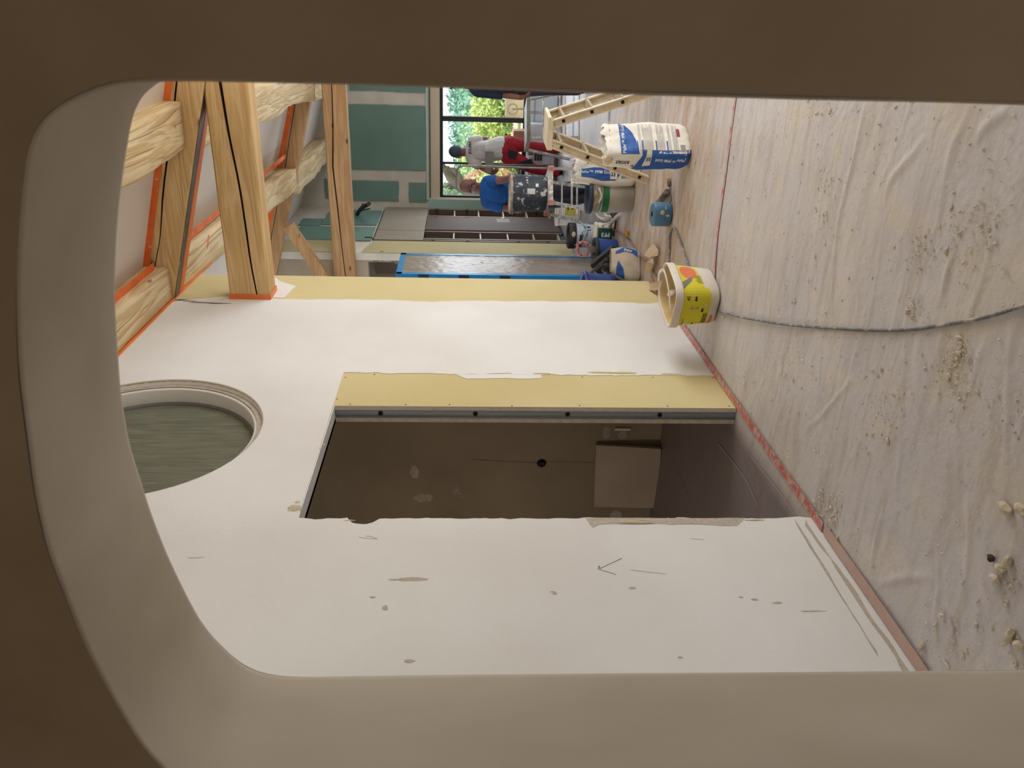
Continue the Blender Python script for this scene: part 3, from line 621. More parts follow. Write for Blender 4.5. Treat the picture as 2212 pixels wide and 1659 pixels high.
# second truss
t2 = tag(beam('tie_beam', (-1.9, 10.0, 3.08), (4.9, 10.0, 3.08), .16, .285, crack=[(0, -.04, .008), (.2, .03, .014), (.3, .06, .018), (.42, .02, .012), (1, .0, .01)], m_=WOODX_BACKLIT, seed=9, seg=90), 'far horizontal timber tie beam before the green boards', 'beam')
r2 = tag(beam('rafter', (-1.9, 9.98, rz(-1.9)), (4.9, 9.98, rz(4.9)), .16, .245, crack=[(0, .03, .006), (.3, .02, .008), (.42, .05, .008), (1, .02, .006)], m_=WOODX_BACKLIT, seed=5, seg=80), 'far sloping timber rafter behind the split tie beam', 'beam')
m = MB(); m.box(-1.5, 4.6, 9.890, 9.8955, 0, 1)
for v in m.bm.verts: v.co.z = rz(v.co.x)+(.062 if v.co.z < .5 else .12)
m.build('edge_tape', ORANGE, r2)
tag(beam('roof_brace', (-.60, 9.82, 3.74), (-1.62, 9.82, 3.14), .09, .15, m_=WOODX_BACKLIT, seed=4, seg=20), 'short diagonal timber brace under the far rafter', 'beam')
# purlins
tag(beam('wall_purlin', (.125, 1.5, 3.76), (.125, 5.38, 3.76), .24, .28, m_=WOODY, hew=.004, seed=2), 'near rough purlin on top of the white wall, edged with orange tape', 'beam')
pa = COL.objects[-1] if False else None
tp = MB(); tp.bar((.002, 2.5, 3.632), (.002, 6.3, 3.628), .006, .05); o_ = tp.build('trim_8', ORANGEC); st(o_)
tp = MB(); tp.bar((.27, 2.5, 3.69), (.27, 5.3, 3.69), .05, .004); tp.bar((.27, 5.6, 3.69), (.27, 9.8, 3.69), .05, .004); o_ = tp.build('trim_9', ORANGE); st(o_)
tp = MB(); tp.bar((.05, 6.17, 3.616), (.22, 6.32, 3.613), .02, .003); st(tp.build('trim_10', ORANGEC))
tag(beam('wall_purlin', (.12, 5.59, 3.755), (-.02, 9.88, 3.74), .26, .28, m_=WOODY, hew=.010, wave=.03, seed=12), 'rough purlin between the two trusses, over the end of the white wall', 'beam')
tag(beam('wall_purlin', (-.10, 10.08, 3.74), (-.10, 12.7, 3.74), .30, .26, m_=WOODY, hew=.016, wave=.03, seed=14), 'rough hewn purlin running from the far rafter to the green wall', 'beam')
tag(beam('hewn_purlin', (1.19, 1.5, 3.50), (1.19, 5.37, 3.50), .29, .26, m_=WOODY, hew=.006, wave=.05, seed=21), 'thick pale hewn purlin butting the near rafter', 'beam')
tag(beam('hewn_purlin', (1.16, 5.59, 3.50), (1.08, 9.89, 3.46), .29, .27, m_=WOODY, hew=.010, wave=.06, seed=24), 'thick pale hewn purlin between the near and far rafters', 'beam')
tag(beam('hewn_purlin', (1.02, 10.07, 3.46), (.98, 12.69, 3.46), .27, .25, m_=WOODY, hew=.012, wave=.04, seed=27), 'hewn purlin end beyond the far rafter', 'beam')
m = MB(); m.box(1.02, 1.36, 5.30, 5.366, 3.36, 3.45) if False else None
# ------------------------------------------------------------------ more materials
TAUPE = mat('taupe_laminate', (156, 144, 130), (148, 136, 122), scale=2, rough=.45)
TAUPED = mat('brown_laminate', (100, 84, 74), (92, 76, 66), scale=2, rough=.75, stretch=(1, 1, .2))
TAUPEE = mat('taupe_edge', (170, 152, 138), rough=.5)
DARKM = mat('dark_metal', (46, 46, 48), (60, 60, 60), scale=20, rough=.5)
BLUETAPE = mat('blue_tape', (40, 138, 196), (30, 122, 184), scale=9, rough=.4)
BLUETAPED = mat('dark_tape', (34, 46, 66), rough=.5)
FILMC = mat('crinkled_clear_film', (160, 146, 132), (138, 124, 112), scale=3, rough=.3, bump=.9, bscale=8, stretch=(1, 6, 1.4), c3=(206, 196, 184), c3scale=14, c3lo=.60, c3hi=.68, spec=.5)
ALU = mat('splashed_aluminium', (170, 168, 164), (140, 138, 136), scale=10, rough=.5, metal=.35, c3=(216, 208, 196), c3scale=14, c3lo=.5, c3hi=.6, bump=.3, bscale=40)
CRUST = mat('plaster_crusted_metal', (226, 214, 190), (212, 196, 166), scale=9, rough=.9, bump=.6, bscale=30, c3=(170, 152, 122), c3scale=12, c3lo=.6, c3hi=.72, spec=.15)
CRUSTG = mat('plaster_crusted_tread', (176, 162, 138), (156, 142, 120), scale=7, rough=.9, bump=.5, bscale=26, spec=.15)
HOLE = mat('tube_hollow', (30, 22, 16), rough=.9)
PINKP = mat('red_plastic_bracket', (196, 120, 112), (206, 160, 150), scale=18, rough=.6)
BUCKB = mat('black_bucket', (44, 52, 62), (66, 74, 82), scale=6, rough=.6, c3=(214, 210, 204), c3scale=15, c3lo=.565, c3hi=.60, bump=.3)
SACKW = mat('white_sack_paper', (234, 230, 220), (224, 218, 206), scale=5, rough=.75, bump=.2, bscale=12)
SACKB = mat('blue_sack_print', (36, 84, 158), (44, 92, 164), scale=10, rough=.6)
INK = mat('black_print', (34, 32, 34), rough=.7); INKW = mat('white_print', (226, 228, 232), rough=.6)
KRAFT = mat('kraft_paper', (222, 204, 176), (206, 184, 152), scale=8, rough=.9, bump=.3)
REDPRINT = mat('red_print', (150, 62, 66), rough=.7)
GREYPRINT = mat('grey_print', (150, 146, 142), rough=.7)
PLW = mat('white_plastic', (222, 214, 202), (208, 198, 182), scale=6, rough=.45, c3=(190, 172, 146), c3scale=5, c3lo=.6, c3hi=.75)
YEL = mat('yellow_label', (216, 206, 50), (206, 194, 44), scale=5, rough=.5, c3=(214, 208, 170), c3scale=8, c3lo=.66, c3hi=.8)
ORL = mat('orange_label', (222, 122, 84), (214, 108, 70), scale=10, rough=.5)
GREENL = mat('green_label', (36, 110, 66), (30, 96, 58), scale=12, rough=.5, c3=(190, 196, 180), c3scale=16, c3lo=.66, c3hi=.72)
PLG = mat('grey_white_plastic', (178, 172, 160), (160, 152, 140), scale=4, rough=.5, c3=(146, 134, 116), c3scale=9, c3lo=.6, c3hi=.75)
RUBBER = mat('black_rubber', (44, 46, 50), (70, 68, 66), scale=14, rough=.7, c3=(190, 184, 172), c3scale=12, c3lo=.64, c3hi=.7)
BLUEP = mat('blue_plastic', (38, 62, 128), (50, 74, 140), scale=4, rough=.4)
BLUEF = mat('blue_roll_film', (84, 124, 154), (74, 114, 146), scale=4, rough=.35)
CABLE = mat('dusty_cable', (104, 104, 108), (130, 128, 126), scale=30, rough=.6, c3=(186, 178, 166), c3scale=24, c3lo=.52, c3hi=.62)
CABLEB = mat('brown_dusty_cable', (112, 96, 82), (146, 128, 108), scale=24, rough=.7)
TUBEW = mat('white_tube', (204, 200, 192), (184, 178, 168), scale=10, rough=.5)
LUMP = mat('plaster_lump', (218, 204, 182), (202, 188, 164), scale=30, rough=.95, bump=.7, bscale=50, spec=.05)
CARD = mat('cardboard', (150, 118, 92), (138, 106, 80), scale=5, rough=.85)

# ------------------------------------------------------------------ tall cabinets built into the side wall
SHZ = (1.648, 1.262, .864, .484, .118)
def cabinet(y0, y1, label, door=False, hinge_side=1, shelf=True):
    t = thing('tall_cabinet', label, 'cabinet', (-1.0, (y0+y1)/2, 0), 0, 'tall fitted cabinets under the cupboards')
    for a in (y0, y1-.018): box('side_panel', -1.55, -1.0, a, a+.018, .05, 2.06, TAUPED, t)
    for a in (y0, y1-.018): box('edge_band', -1.0, -.998, a, a+.018, .05, 2.06, TAUPEE, t)
    box('back_panel', -1.555, -1.55, y0, y1, .05, 2.06, TAUPED, t)
    box('plinth', -1.5, -1.03, y0+.018, y1-.018, 0, .09, DARKM, t)
    if shelf:
        for z in SHZ:
            s = box('shelf', -1.53, -1.012, y0+.018, y1-.018, z-.019, z, TAUPEE, t)
    for z in (1.93, 1.44, .72, .30):
        a = y1-.022 if hinge_side > 0 else y0+.022
        h = MB(); h.box(-1.06, -1.0, a-.028, a, z-.012, z+.012); h.box(-1.02, -.99, a-.02, a-.004, z-.022, z+.022); h.build('hinge', DARKM, t, world=True)
    if door:
        d = box('door', -1.02, -.995, y0+.002, y1-.002, .05, 2.06, mat('brown_door_laminate', (82, 68, 60), (76, 62, 54), scale=2, rough=.8), t)
        box('latch', -.995, -.985, y1-.06, y1-.03, .86, .90, WHITE, t); box('glue_patch', -.995, -.9945, y1-.28, y1-.06, .78, .98, mat('glue_patch', (112, 102, 92)), t)
    return t
cabinet(10.67, 11.17, 'open tall brown cabinet with pale shelves, beside the yellow board strip', hinge_side=-1)
cabinet(11.26, 12.05, 'tall brown cabinet closed by a plain door with a small white latch', door=True, shelf=False)
cabinet(12.09, 12.56, 'narrow open tall cabinet with black hinges, next to the green wall by the window')
for y0, y1, lb in ((10.66, 11.19, 'taupe overhead cupboard above the open shelves beside the yellow board strip'), (11.20, 12.64, 'wide taupe overhead cupboard nearest the window wall')):
    t = thing('overhead_cupboard', lb, 'cupboard', (-1.0, (y0+y1)/2, 2.07), 0, 'taupe cupboards above the tall cabinets')
    box('carcass', -1.5, -1.02, y0+.005, y1-.005, 2.075, 2.75, TAUPED, t)
    if y1-y0 > 1: box('door', -1.018, -.998, y0+.003, 12.12, 2.07, 2.757, TAUPE, t, .001); box('door', -1.018, -.998, 12.123, y1-.003, 2.07, 2.757, TAUPE, t, .001)
    else: box('door', -1.018, -.998, y0+.02, y1-.003, 2.07, 2.757, TAUPE, t, .001); box('side_shadow_gap', -1.02, -1.0, y0, y0+.018, 2.07, 2.757, TAUPED, t)

# ------------------------------------------------------------------ door leaf wrapped in film with blue tape round it
d1 = sroot('door_1', (-.6, 8.25, 0))
box('leaf', -.645, -.602, 7.90, 8.66, .01, 2.225, mat('door_leaf', (150, 134, 116), rough=.6), d1)
m = MB(); m.grid(lambda u, v: (-.600+.003*noise.noise(Vector((u*14, v*40, 0)))+.002*noise.noise(Vector((u*5, v*16, 4))), 7.93+u*.70, .03+v*2.16), 30, 110); m.build('clear_film', FILMC, d1, world=True)
for a in ((-.6, -.5955, 7.895, 7.955, 0, 2.225), (-.6, -.5955, 8.605, 8.665, 0, 2.225), (-.6, -.5955, 7.895, 8.665, 2.165, 2.228)): box('blue_tape', *a, BLUETAPE, d1, .001)
box('blue_tape', -.66, -.5955, 7.892, 7.8955, 0, 2.228, BLUETAPE, d1)
for z in (1.93, 1.50, 1.06): box('dark_tape_patch', -.65, -.602, 7.888, 7.892, z-.05, z+.06, BLUETAPED, d1)
# conduit end sticking out of the side wall
p = onX(-1.0, 772, 462); q = onX(-.62, 797, 440)
t = tag(MB().tube(spline([p, p.lerp(q, .5)+Vector((0, 0, .03)), q], 6), .03, 10).build('cable_conduit', RUBBER), 'black cable conduit end sticking out of the green wall above the cupboards', 'conduit')
MB().tube([p.lerp(q, .45), p.lerp(q, .9)+Vector((0, .0, .07))], .022, 8).build('second_conduit', RUBBER, t); MB().tube([p.lerp(q, .35), p.lerp(q, .7)+Vector((.0, -.1, -.08))], .010, 6).build('wire', DARKM, t)

# ------------------------------------------------------------------ sacks of plaster
class Sack:
    def __init__(s, w, d, h, ex=3.4, lean=(0, 0), top=(.9, .75), seed=1, mid=1.06):
        s.w, s.d, s.h, s.ex, s.lean, s.top, s.seed, s.mid = w, d, h, ex, lean, top, seed, mid
    def P(s, a, v, out=0):
        """a = angle fraction round the sack, v = 0..1 height"""
        v = max(0, v); t = a*2*math.pi; c, q = math.cos(t), math.sin(t); k = (abs(c)**s.ex+abs(q)**s.ex)**(-1/s.ex); c *= k; q *= k
        if v < .08: f = .80+.20*(v/.08)**.5
        else: f = 1
        f *= 1+(s.mid-1)*math.sin(math.pi*min(1, v*1.15))
        tw = 1+(s.top[0]-1)*max(0, (v-.5)/.5)**1.5; td = 1+(s.top[1]-1)*max(0, (v-.5)/.5)**1.5
        p = Vector((c*s.w/2*f*tw, q*s.d/2*f*td, v*s.h))
        n = .010*noise.noise(Vector((p.x*9+s.seed*5, p.y*9, p.z*7)))+.005*noise.noise(Vector((p.x*22, p.y*22+s.seed, p.z*18)))
        dirn = Vector((c/s.w, q/s.d, 0)).normalized()
        p += dirn*(n+out); p.x += s.lean[0]*v*v; p.y += s.lean[1]*v*v
        return p
    def front(s, x, z, side=-1, out=.0015):
        """point of the front face (local -y) at sideways x (fraction -.5..+.5 of width) and height fraction z"""
        xx = max(-.499, min(.499, x))*2
        q = (1-abs(xx)**s.ex)**(1/s.ex); t = math.atan2(side*q, xx); return s.P(t/(2*math.pi), z, out)
    def flank(s, y, z, side=-1, out=.0015):
        yy = max(-.499, min(.499, y))*2
        c = (1-abs(yy)**s.ex)**(1/s.ex); t = math.atan2(yy, side*c); return s.P(t/(2*math.pi), z, out)
    def body(s, name, parent, m_): 
        mb = MB(); mb.grid(lambda u, v: s.P(u, v), 72, 30); mb.poly([s.P(i/36, 0) for i in range(36)][::-1]); bmesh.ops.remove_doubles(mb.bm, verts=mb.bm.verts, dist=1e-5); return mb.build(name, m_, parent)
def patch(parent, name, m_, fn, ring, n=14):
    """print: a polygon in (a, b) sheet coordinates laid on the surface fn"""
    V, Fc = fill(ring); mb = MB(); bm = mb.bm; vv = [bm.verts.new((v[0], v[1], 0)) for v in V]
    for f in Fc:
        try: bm.faces.new([vv[i] for i in f])
        except ValueError: pass
    lo = [min(p[k] for p in ring) for k in (0, 1)]; hi = [max(p[k] for p in ring) for k in (0, 1)]
    for k in (0, 1):
        for i in range(1, n):
            c = lo[k]+(hi[k]-lo[k])*i/n; no = Vector((1, 0, 0)) if k == 0 else Vector((0, 1, 0))
            bmesh.ops.bisect_plane(bm, geom=list(bm.verts)+list(bm.edges)+list(bm.faces), plane_co=no*c, plane_no=no)
    for v in bm.verts: v.co = Vector(fn(v.co.x, v.co.y))
    return mb.build(name, m_, parent)
def crumple(s, parent, m_, hgt, seed, name='torn_top', open_=.9, n=64):
    """ragged collar round the open top"""
    r = random.Random(seed); mb = MB(); rows = []
    hs = [hgt*(.45+.5*abs(noise.noise(Vector((math.cos(i/n*6.283)*2.6, math.sin(i/n*6.283)*2.6, seed))))*1.6+.03*r.random()) for i in range(n)]
    for k in range(5):
        row = []
        for i in range(n):
            p = s.P(i/n, 1); c = s.P(.0, 1)*.5+s.P(.5, 1)*.5; d = (p-c); d.z = 0
            f = k/4
            q = c+d*(1+.05*math.sin(f*3.1)-.10*f+.16*f*noise.noise(Vector((i*.4, k*.6, seed)))); q.z = s.h+hs[i]*f*.9+.012*noise.noise(Vector((i*.8, k*1.7, seed+3))); row.append(mb.bm.verts.new(q))
        rows.append(row)
    for A, Bq in zip(rows, rows[1:]):
        for i in range(n):
            f = mb.bm.faces.new((A[i], A[(i+1) % n], Bq[(i+1) % n], Bq[i])); f.smooth = True
    o = mb.build(name, m_, parent, recalc=False)
    mb = MB(); mb.poly([s.P(i/24, .97)*1.0 for i in range(24)]); mb.build('powder', mat('plaster_powder', (150, 136, 114), (130, 116, 96), scale=20), parent)
    return o
# the big sack in the middle of the floor
sk = Sack(.30, .17, .54, ex=5.5, top=(1.0, .85), seed=2, lean=(.0, .0), mid=1.03)
ang = math.atan2(5.40-5.215, 1.305-1.130)
t = thing('plaster_sack', 'large opened white and blue sack of plaster standing alone on the brown floor', 'sack', (1.150, 5.40, 0), math.radians(52), 'sacks of plaster')
sk.body('sack_body', t, SACKW); crumple(sk, t, SACKW, .07, 3)
# rolled-down kraft lining at the left of the opening
lump(sk.P(.5, 1)+Vector((-.0, -.02, .02)), .036, (.5, .9, .9), KRAFT, t, 'kraft_lining', 5, 3)
ff = lambda a, b: sk.front(a, b)
patch(t, 'blue_band', SACKB, ff, [(-.46, .885), (-.46, .655), (-.30, .68), (-.1, .69), (.1, .715), (.26, .76), (.38, .82), (.45, .885), (.1, .885)])
text('front_print', 'Plafer\u2122 PPM Gold', .11, Matrix.Translation((-.03, .84, 0)) @ Matrix.Scale(.58, 4, Vector((0, 1, 0))), INKW, t, fn=lambda a, b: sk.front(a, b, out=.003), bold=.001)
text('front_print', 'Enduit \u00e0 projeter allégé', .045, Matrix.Translation((-.05, .775, 0)) @ Matrix.Scale(.58, 4, Vector((0, 1, 0))), INKW, t, fn=lambda a, b: sk.front(a, b, out=.003)) if False else None
for z in (.675, .615, .44, .30): patch(t, 'blue_rule', SACKB, lambda a, b: sk.front(a, b, out=.002), [(-.46, z-.008), (-.12, z-.008), (-.12, z+.008), (-.46, z+.008)], 4)
for k, (z0, z1) in enumerate(((.65, .63), (.60, .48), (.42, .33), (.28, .25), (.22, .16))):
    z = z0; mb = MB()
    i = 0
    while z > z1:
        a1 = .34-.3*random.random() if i % 3 == 2 else .36
        mb.grid(lambda u, v: sk.front(-.40+(a1+.40)*u, z-.006*v, out=.0018), 6, 1); z -= .016; i += 1
    mb.build('fine_print', GREYPRINT, t)
patch(t, 'red_stamp', REDPRINT, lambda a, b: sk.front(a, b, out=.002), [(.02, .165), (.26, .165), (.26, .125), (.02, .125)], 4)
patch(t, 'icon_box', GREYPRINT, lambda a, b: sk.front(a, b, out=.002), [(-.40, .14), (-.22, .14), (-.22, .08), (-.40, .08)], 4)
fl = lambda a, b: sk.flank(a, b, out=.0018)
# left flank: band and the words running up the side
patch(t, 'blue_band', SACKB, fl, [(-.48, .0), (.15, .01), (.24, .10), (.32, .50), (.40, .74), (.30, .72), (-.48, .605), (-.48, .565), (.16, .60), (.10, .50), (-.48, .50)])
None if True else patch(t, 'white_square', SACKW, lambda a, b: sk.flank(a, b, out=.003), [(-.40, .50), (.26, .50), (.20, .60), (-.2, .63), (-.40, .58)] if False else [(-.44, .53), (.02, .53), (.02, .64), (-.44, .64)], 5)
def upflank(body, size, a, b, m_, s_=sk, par=None, out=.003, xs=1.0, name='side_print', flip=1):
    """text that runs up the flank of the sack; a across (0 = middle), b height fraction"""
    R = Matrix(((0, -flip*1/s_.d*xs, 0, a), (flip*1/s_.h, 0, 0, b), (0, 0, 1, 0), (0, 0, 0, 1)))
    return R
def flanktext(body, size, a, b, m_, s_, par, flip=1, side=-1, out=.003, bold=.0006, name='side_print'):
    def fn(x, y): return s_.flank(a+y/s_.d, b+flip*x*.8/s_.h, side=side, out=out)
    return text(name, body, size, Matrix.Identity(4), m_, par, fn=fn, bold=bold)
flanktext('Plafer\u2122 PPM Gold', .033, -.18, .26, INKW, sk, t)
flanktext('33', .040, -.22, .535, INK, sk, t, bold=.0010); flanktext('siniat', .055, .0, .85, INK, sk, t)
flanktext('*', .06, .05, .72, REDPRINT, sk, t)
# second sack behind the ladder foot
sk2 = Sack(.27, .15, .50, ex=3.6, top=(.8, .9), seed=7, lean=(0, .02))
t = thing('plaster_sack', 'white and blue plaster sack with torn top half hidden behind the crusted ladder leg', 'sack', (.70, 6.92, 0), math.radians(22), 'sacks of plaster')
sk2.body('sack_body', t, SACKW); crumple(sk2, t, SACKW, .07, 11)
f2 = lambda a, b: sk2.front(a, b)
patch(t, 'blue_band', SACKB, f2, [(-.30, .97), (.02, .97), (.06, .75), (.02, .42), (-.34, .42), (-.36, .62), (-.30, .8)])
patch(t, 'blue_band', SACKB, f2, [(.02, .42), (.06, .22), (-.10, .26), (-.34, .38), (-.34, .42)]) 
patch(t, 'white_square', SACKW, lambda a, b: sk2.front(a, b, out=.003), [(-.30, .47), (-.02, .47), (-.02, .36), (-.30, .34)], 5)
def fronttext(body, size, a, b, m_, s_, par, flip=-1, out=.0045, bold=.0006, name='front_print'):
    def fn(x, y): return s_.front(a-flip*y/s_.w, b+flip*x/s_.h, out=out)
    return text(name, body, size, Matrix.Identity(4), m_, par, fn=fn, bold=bold)
fronttext('Plafer\u2122 PPM Gold', .037, -.10, .72, INKW, sk2, t); fronttext('33', .045, -.16, .42, INK, sk2, t, bold=.0014)
fronttext('siniat', .05, -.22, .17, INK, sk2, t); fronttext('P02 06', .042, .24, .76, INK, sk2, t, bold=.0012)
# third sack, slumped behind the wall end
sk3 = Sack(.27, .15, .25, ex=3.0, top=(.75, .5), seed=13, lean=(.05, .0), mid=1.10)
t = thing('plaster_sack', 'slumped dusty sack of plaster lying against the blue tub by the wall end', 'sack', (.0, 6.36, 0), math.radians(30), 'sacks of plaster')
sk3.body('sack_body', t, mat('dusty_sack_paper', (208, 196, 180), (190, 176, 158), scale=5, rough=.85, bump=.3, bscale=12))
f3 = lambda a, b: sk3.front(a, b)
patch(t, 'blue_band', SACKB, f3, [(.20, .12), (.44, .12), (.46, .6), (.34, .86), (.24, .86), (.32, .55), (.30, .3)])
patch(t, 'blue_band', SACKB, f3, [(-.48, .55), (-.20, .62), (.02, .78), (-.22, .84), (-.48, .84)])
fronttext('Plafer', .03, .36, .45, INKW, sk3, t)

# ------------------------------------------------------------------ yellow bucket with the paste label
t = thing('paste_bucket', 'rounded square white bucket with yellow label and white handle, by the left wall', 'bucket', (.420, 4.425, .004), math.radians(-15))
H = .275
def bk(z): return 1+.16*z/H
m = MB(); prof_b = [(.118, 0), (.128, .003), (.134, .014)]+[(.134*bk(z), z) for z in (.06, .12, .18, .232)]
m.lathe(prof_b, 72, sx=.93, sy=1.22, sq=3.8); m.cap(.118, 0, 72, sx=.93, sy=1.22, sq=3.8)
m.build('bucket_body', PLW, t)
m = MB(); r_ = .134
m.lathe([(r_*1.135, .232), (r_*1.21, .230), (r_*1.22, .236), (r_*1.22, .270), (r_*1.205, .278), (r_*1.165, .278), (r_*1.13, .268)], 72, sx=.93, sy=1.22, sq=3.8); m.build('rim', PLW, t)
m = MB(); m.lathe([(r_*1.13, .268), (r_*1.10, .2), (r_*1.04, .10), (r_*.98, .03), (r_*.90, .02)], 72, sx=.93, sy=1.22, sq=3.8); m.cap(r_*.90, .02, 72, sx=.93, sy=1.22, sq=3.8); m.build('crusted_inside', mat('pasty_inside', (224, 206, 160), (212, 180, 120), scale=6, rough=.8, c3=(214, 196, 60), c3scale=3, c3lo=.58, c3hi=.66), t)
def bsurf(a, z, out=.0006):
    """a = distance round the bucket in quarter turns (0 = middle of the -y side, +1 = middle of the +x side)"""
    th = -math.pi/2+a*math.pi/2; c, q = math.cos(th), math.sin(th)
    # walk evenly along the squared outline
    s4 = a % 4; side_ = int((s4+.5)//1) % 4; f = (s4+.5) % 1-.5
    # parametrise by tangent so that each side is flat
    tt = f*2
    c_, q_ = [(tt, -1), (1, tt), (-tt, 1), (-1, -tt)][side_]
    k = (abs(c_)**3.8+abs(q_)**3.8)**(-1/3.8); rr = .134*bk(z)*k+out
    return Vector((c_*rr*.93, q_*rr*1.22, z))
def bpatch(name, m_, ring, n=10, out=.0008): return patch(t, name, m_, lambda a, z: bsurf(a, z, out), ring, n)
bpatch('yellow_label', YEL, [(-.62, .058), (.30, .058), (.50, .058), (.66, .07), (.66, .226), (-.62, .226)], 16)
bpatch('yellow_label', YEL, [(.66, .09), (1.34, .11), (1.34, .226), (.66, .226)], 12)
bpatch('orange_pill', ORL, [(-.38+.02*math.cos(x_)*0+.28*math.copysign(abs(math.cos(x_))**.5, math.cos(x_)), .036+.011*math.copysign(abs(math.sin(x_))**.6, math.sin(x_))) for x_ in [i*math.pi/12 for i in range(24)]], 8, .0014)
bpatch('orange_oval', ORL, [(1.12+.20*math.cos(i*math.pi/12), .165+.05*math.sin(i*math.pi/12)) for i in range(24)], 8, .0014)
bpatch('grey_flash', mat('grey_flash', (120, 118, 112)), [(.62, .226), (.80, .226), (.98, .15), (.86, .16)], 5, .0016)
for k in range(12):
    a0 = -.36+.027*k; w_ = (.010, .018, .007, .014)[k % 4]; bpatch('barcode_bar', INK, [(a0, .062), (a0+w_, .062), (a0+w_, .092), (a0, .092)], 2, .0018)
def btext(body, size, a, z, m_, vert=False, out=.0018, bold=.0004):
    if vert: fn = lambda x, y: bsurf(a-y/.26, z+x, out)
    else: fn = lambda x, y: bsurf(a+x/.26, z+y, out)
    return text('label_print', body, size, Matrix.Identity(4), m_, t, fn=fn, bold=bold)
btext('.45', .030, .34, .196, INK); btext('6%', .022, -.36, .178, INKW, out=.002)
for (a, z, w_, h_) in ((.34, .15, .12, .012), (-.0, .205, .0, .0), (-.30, .205, .26, .004), (.10, .168, .05, .020), (.10, .136, .05, .020), (-.40, .14, .16, .010), (.04, .10, .10, .012), (-.5, .11, .05, .004)):
    if w_: bpatch('label_mark', INK if h_ < .015 else GREYPRINT, [(a-w_/2, z-h_/2), (a+w_/2, z-h_/2), (a+w_/2, z+h_/2), (a-w_/2, z+h_/2)], 3, .0016)
for k in range(8): bpatch('brush_lettering', INK, [(.80+.03*k, .095), (.806+.03*k, .093), (.815+.03*k, .128+.01*(k % 3)), (.80+.03*k, .12)], 2, .0016)
bpatch('white_spot', PLW, [(.18+.03*math.cos(i*math.pi/6), .085+.009*math.sin(i*math.pi/6)) for i in range(12)], 3, .0016)
m = MB(); hp = [(.16, .10, .272), (.175, .06, .288), (.17, .0, .292), (.155, -.08, .290), (.12, -.14, .289), (.06, -.165, .287), (.0, -.172, .284), (-.06, -.168, .262)]
hp = [(-.02, .185, .287), (.05, .175, .292), (.10, .12, .292), (.09, .02, .289), (.05, -.08, .287), (.0, -.15, .284), (-.03, -.172, .26)]
m.tube(spline(hp, 6), .0055, 8); m.build('handle_wire', PLW, t)
m = MB(); m.tube(spline(hp[:3], 6), .0105, 10); m.build('handle_grip', mat('bright_white_plastic', (236, 232, 226), rough=.35), t)
MB().box(-.015, .02, -.176, -.166, .235, .275).build('handle_lug', PLW, t, bevel=.003)
MB().lathe([(0, .001), (.03, .001), (.03, 0), (0, 0)], 20, Matrix.Translation((-.02, .05, .235)) @ Matrix.Rotation(.9, 4, 'Y')).build('paste_blob', PLW, t)

# ------------------------------------------------------------------ blue roll, paint roller, scraps
t = thing('blue_film_roll', 'upright blue roll smeared with plaster on the brown floor', 'roll', (.635, 5.60, .004))
m = MB(); m.lathe([(.019, .128), (.024, .131), (.076, .131), (.085, .126), (.088, .118), (.088, .010), (.084, .003), (.0, .003)], 48); m.build('wound_film', BLUEF, t)
m = MB(); m.lathe([(.019, .131), (.0195, .06), (0, .06)], 24); m.build('core_hole', HOLE, t)
lump(Vector((.03, -.083, .075)), .02, (1, .25, .8), LUMP, t, 'plaster_smear', 3); lump(Vector((.055, -.067, .05)), .022, (1.3, .2, .3), LUMP, t, 'plaster_smear', 4); lump(Vector((.01, -.085, .035)), .016, (.6, .2, 1.2), LUMP, t, 'plaster_smear', 8)
t = thing('paint_roller', 'dirty paint roller lying on the floor beyond the blue roll', 'roller', (.82, 5.72, .004))
a, b = onZ(.02, 1444, 386), onZ(.015, 1446, 402); m = MB(); m.tube([a, a.lerp(b, .5), b], .013, 10, rr=[.012, .015, .012]); m.build('handle', mat('dirty_wood', (92, 80, 68), (130, 116, 98), scale=30, rough=.9), t, world=True)
m = MB(); m.tube(spline([b, onZ(.015, 1448, 415), onZ(.012, 1450, 432), onZ(.012, 1446, 440)], 5), .0035, 6); m.build('wire_arm', DARKM, t, world=True)
a, b = onZ(.024, 1421, 439), onZ(.024, 1441, 414); m = MB(); m.tube([a, b], .022, 14); m.build('roller_sleeve', mat('dirty_sleeve', (96, 86, 74), (150, 138, 120), scale=40, rough=.95, bump=.8), t, world=True)
def scrap(pix, label, z=.02, m_=KRAFT, th=.004, name='cardboard_scrap', lift=None):
    mb = MB(); P_ = [onZ(z, *p) for p in pix]
    if lift: P_ = [p+Vector((0, 0, l)) for p, l in zip(P_, lift)]
    c_ = sum(P_, Vector())/len(P_); t_ = MB(); t_.prism(P_, (0, 0, th)); return tag(t_.build(name, m_), label, 'scrap')
SCR = mat('scrap_board', (200, 176, 150), (188, 164, 138), scale=6, rough=.9)
scrap([(1412, 527), (1423, 541), (1422, 552), (1410, 556), (1400, 553), (1404, 540)], 'pointed board scrap nearest the blue roll', m_=SCR, lift=[0, 0, 0, .02, .03, .02])
scrap([(1416, 558), (1418, 570), (1408, 585), (1402, 590), (1400, 586), (1406, 566)], 'bent board scrap in the middle of the cable run', m_=SCR, lift=[.02, .02, 0, 0, .02, .03])
scrap([(1411, 612), (1424, 608), (1424, 626), (1412, 628)], 'small folded board scrap by the foot of the wall end', m_=SCR, lift=[.02, 0, 0, .03])
t = tag(MB().ball(onZ(.02, 1355, 505), .03, 3, (1.0, .5, .6)).build('yellow_sponge', mat('yellow_sponge', (222, 178, 36), (200, 156, 30), scale=10, rough=.9)), 'small yellow sponge on the brown floor beyond the board scraps', 'sponge')

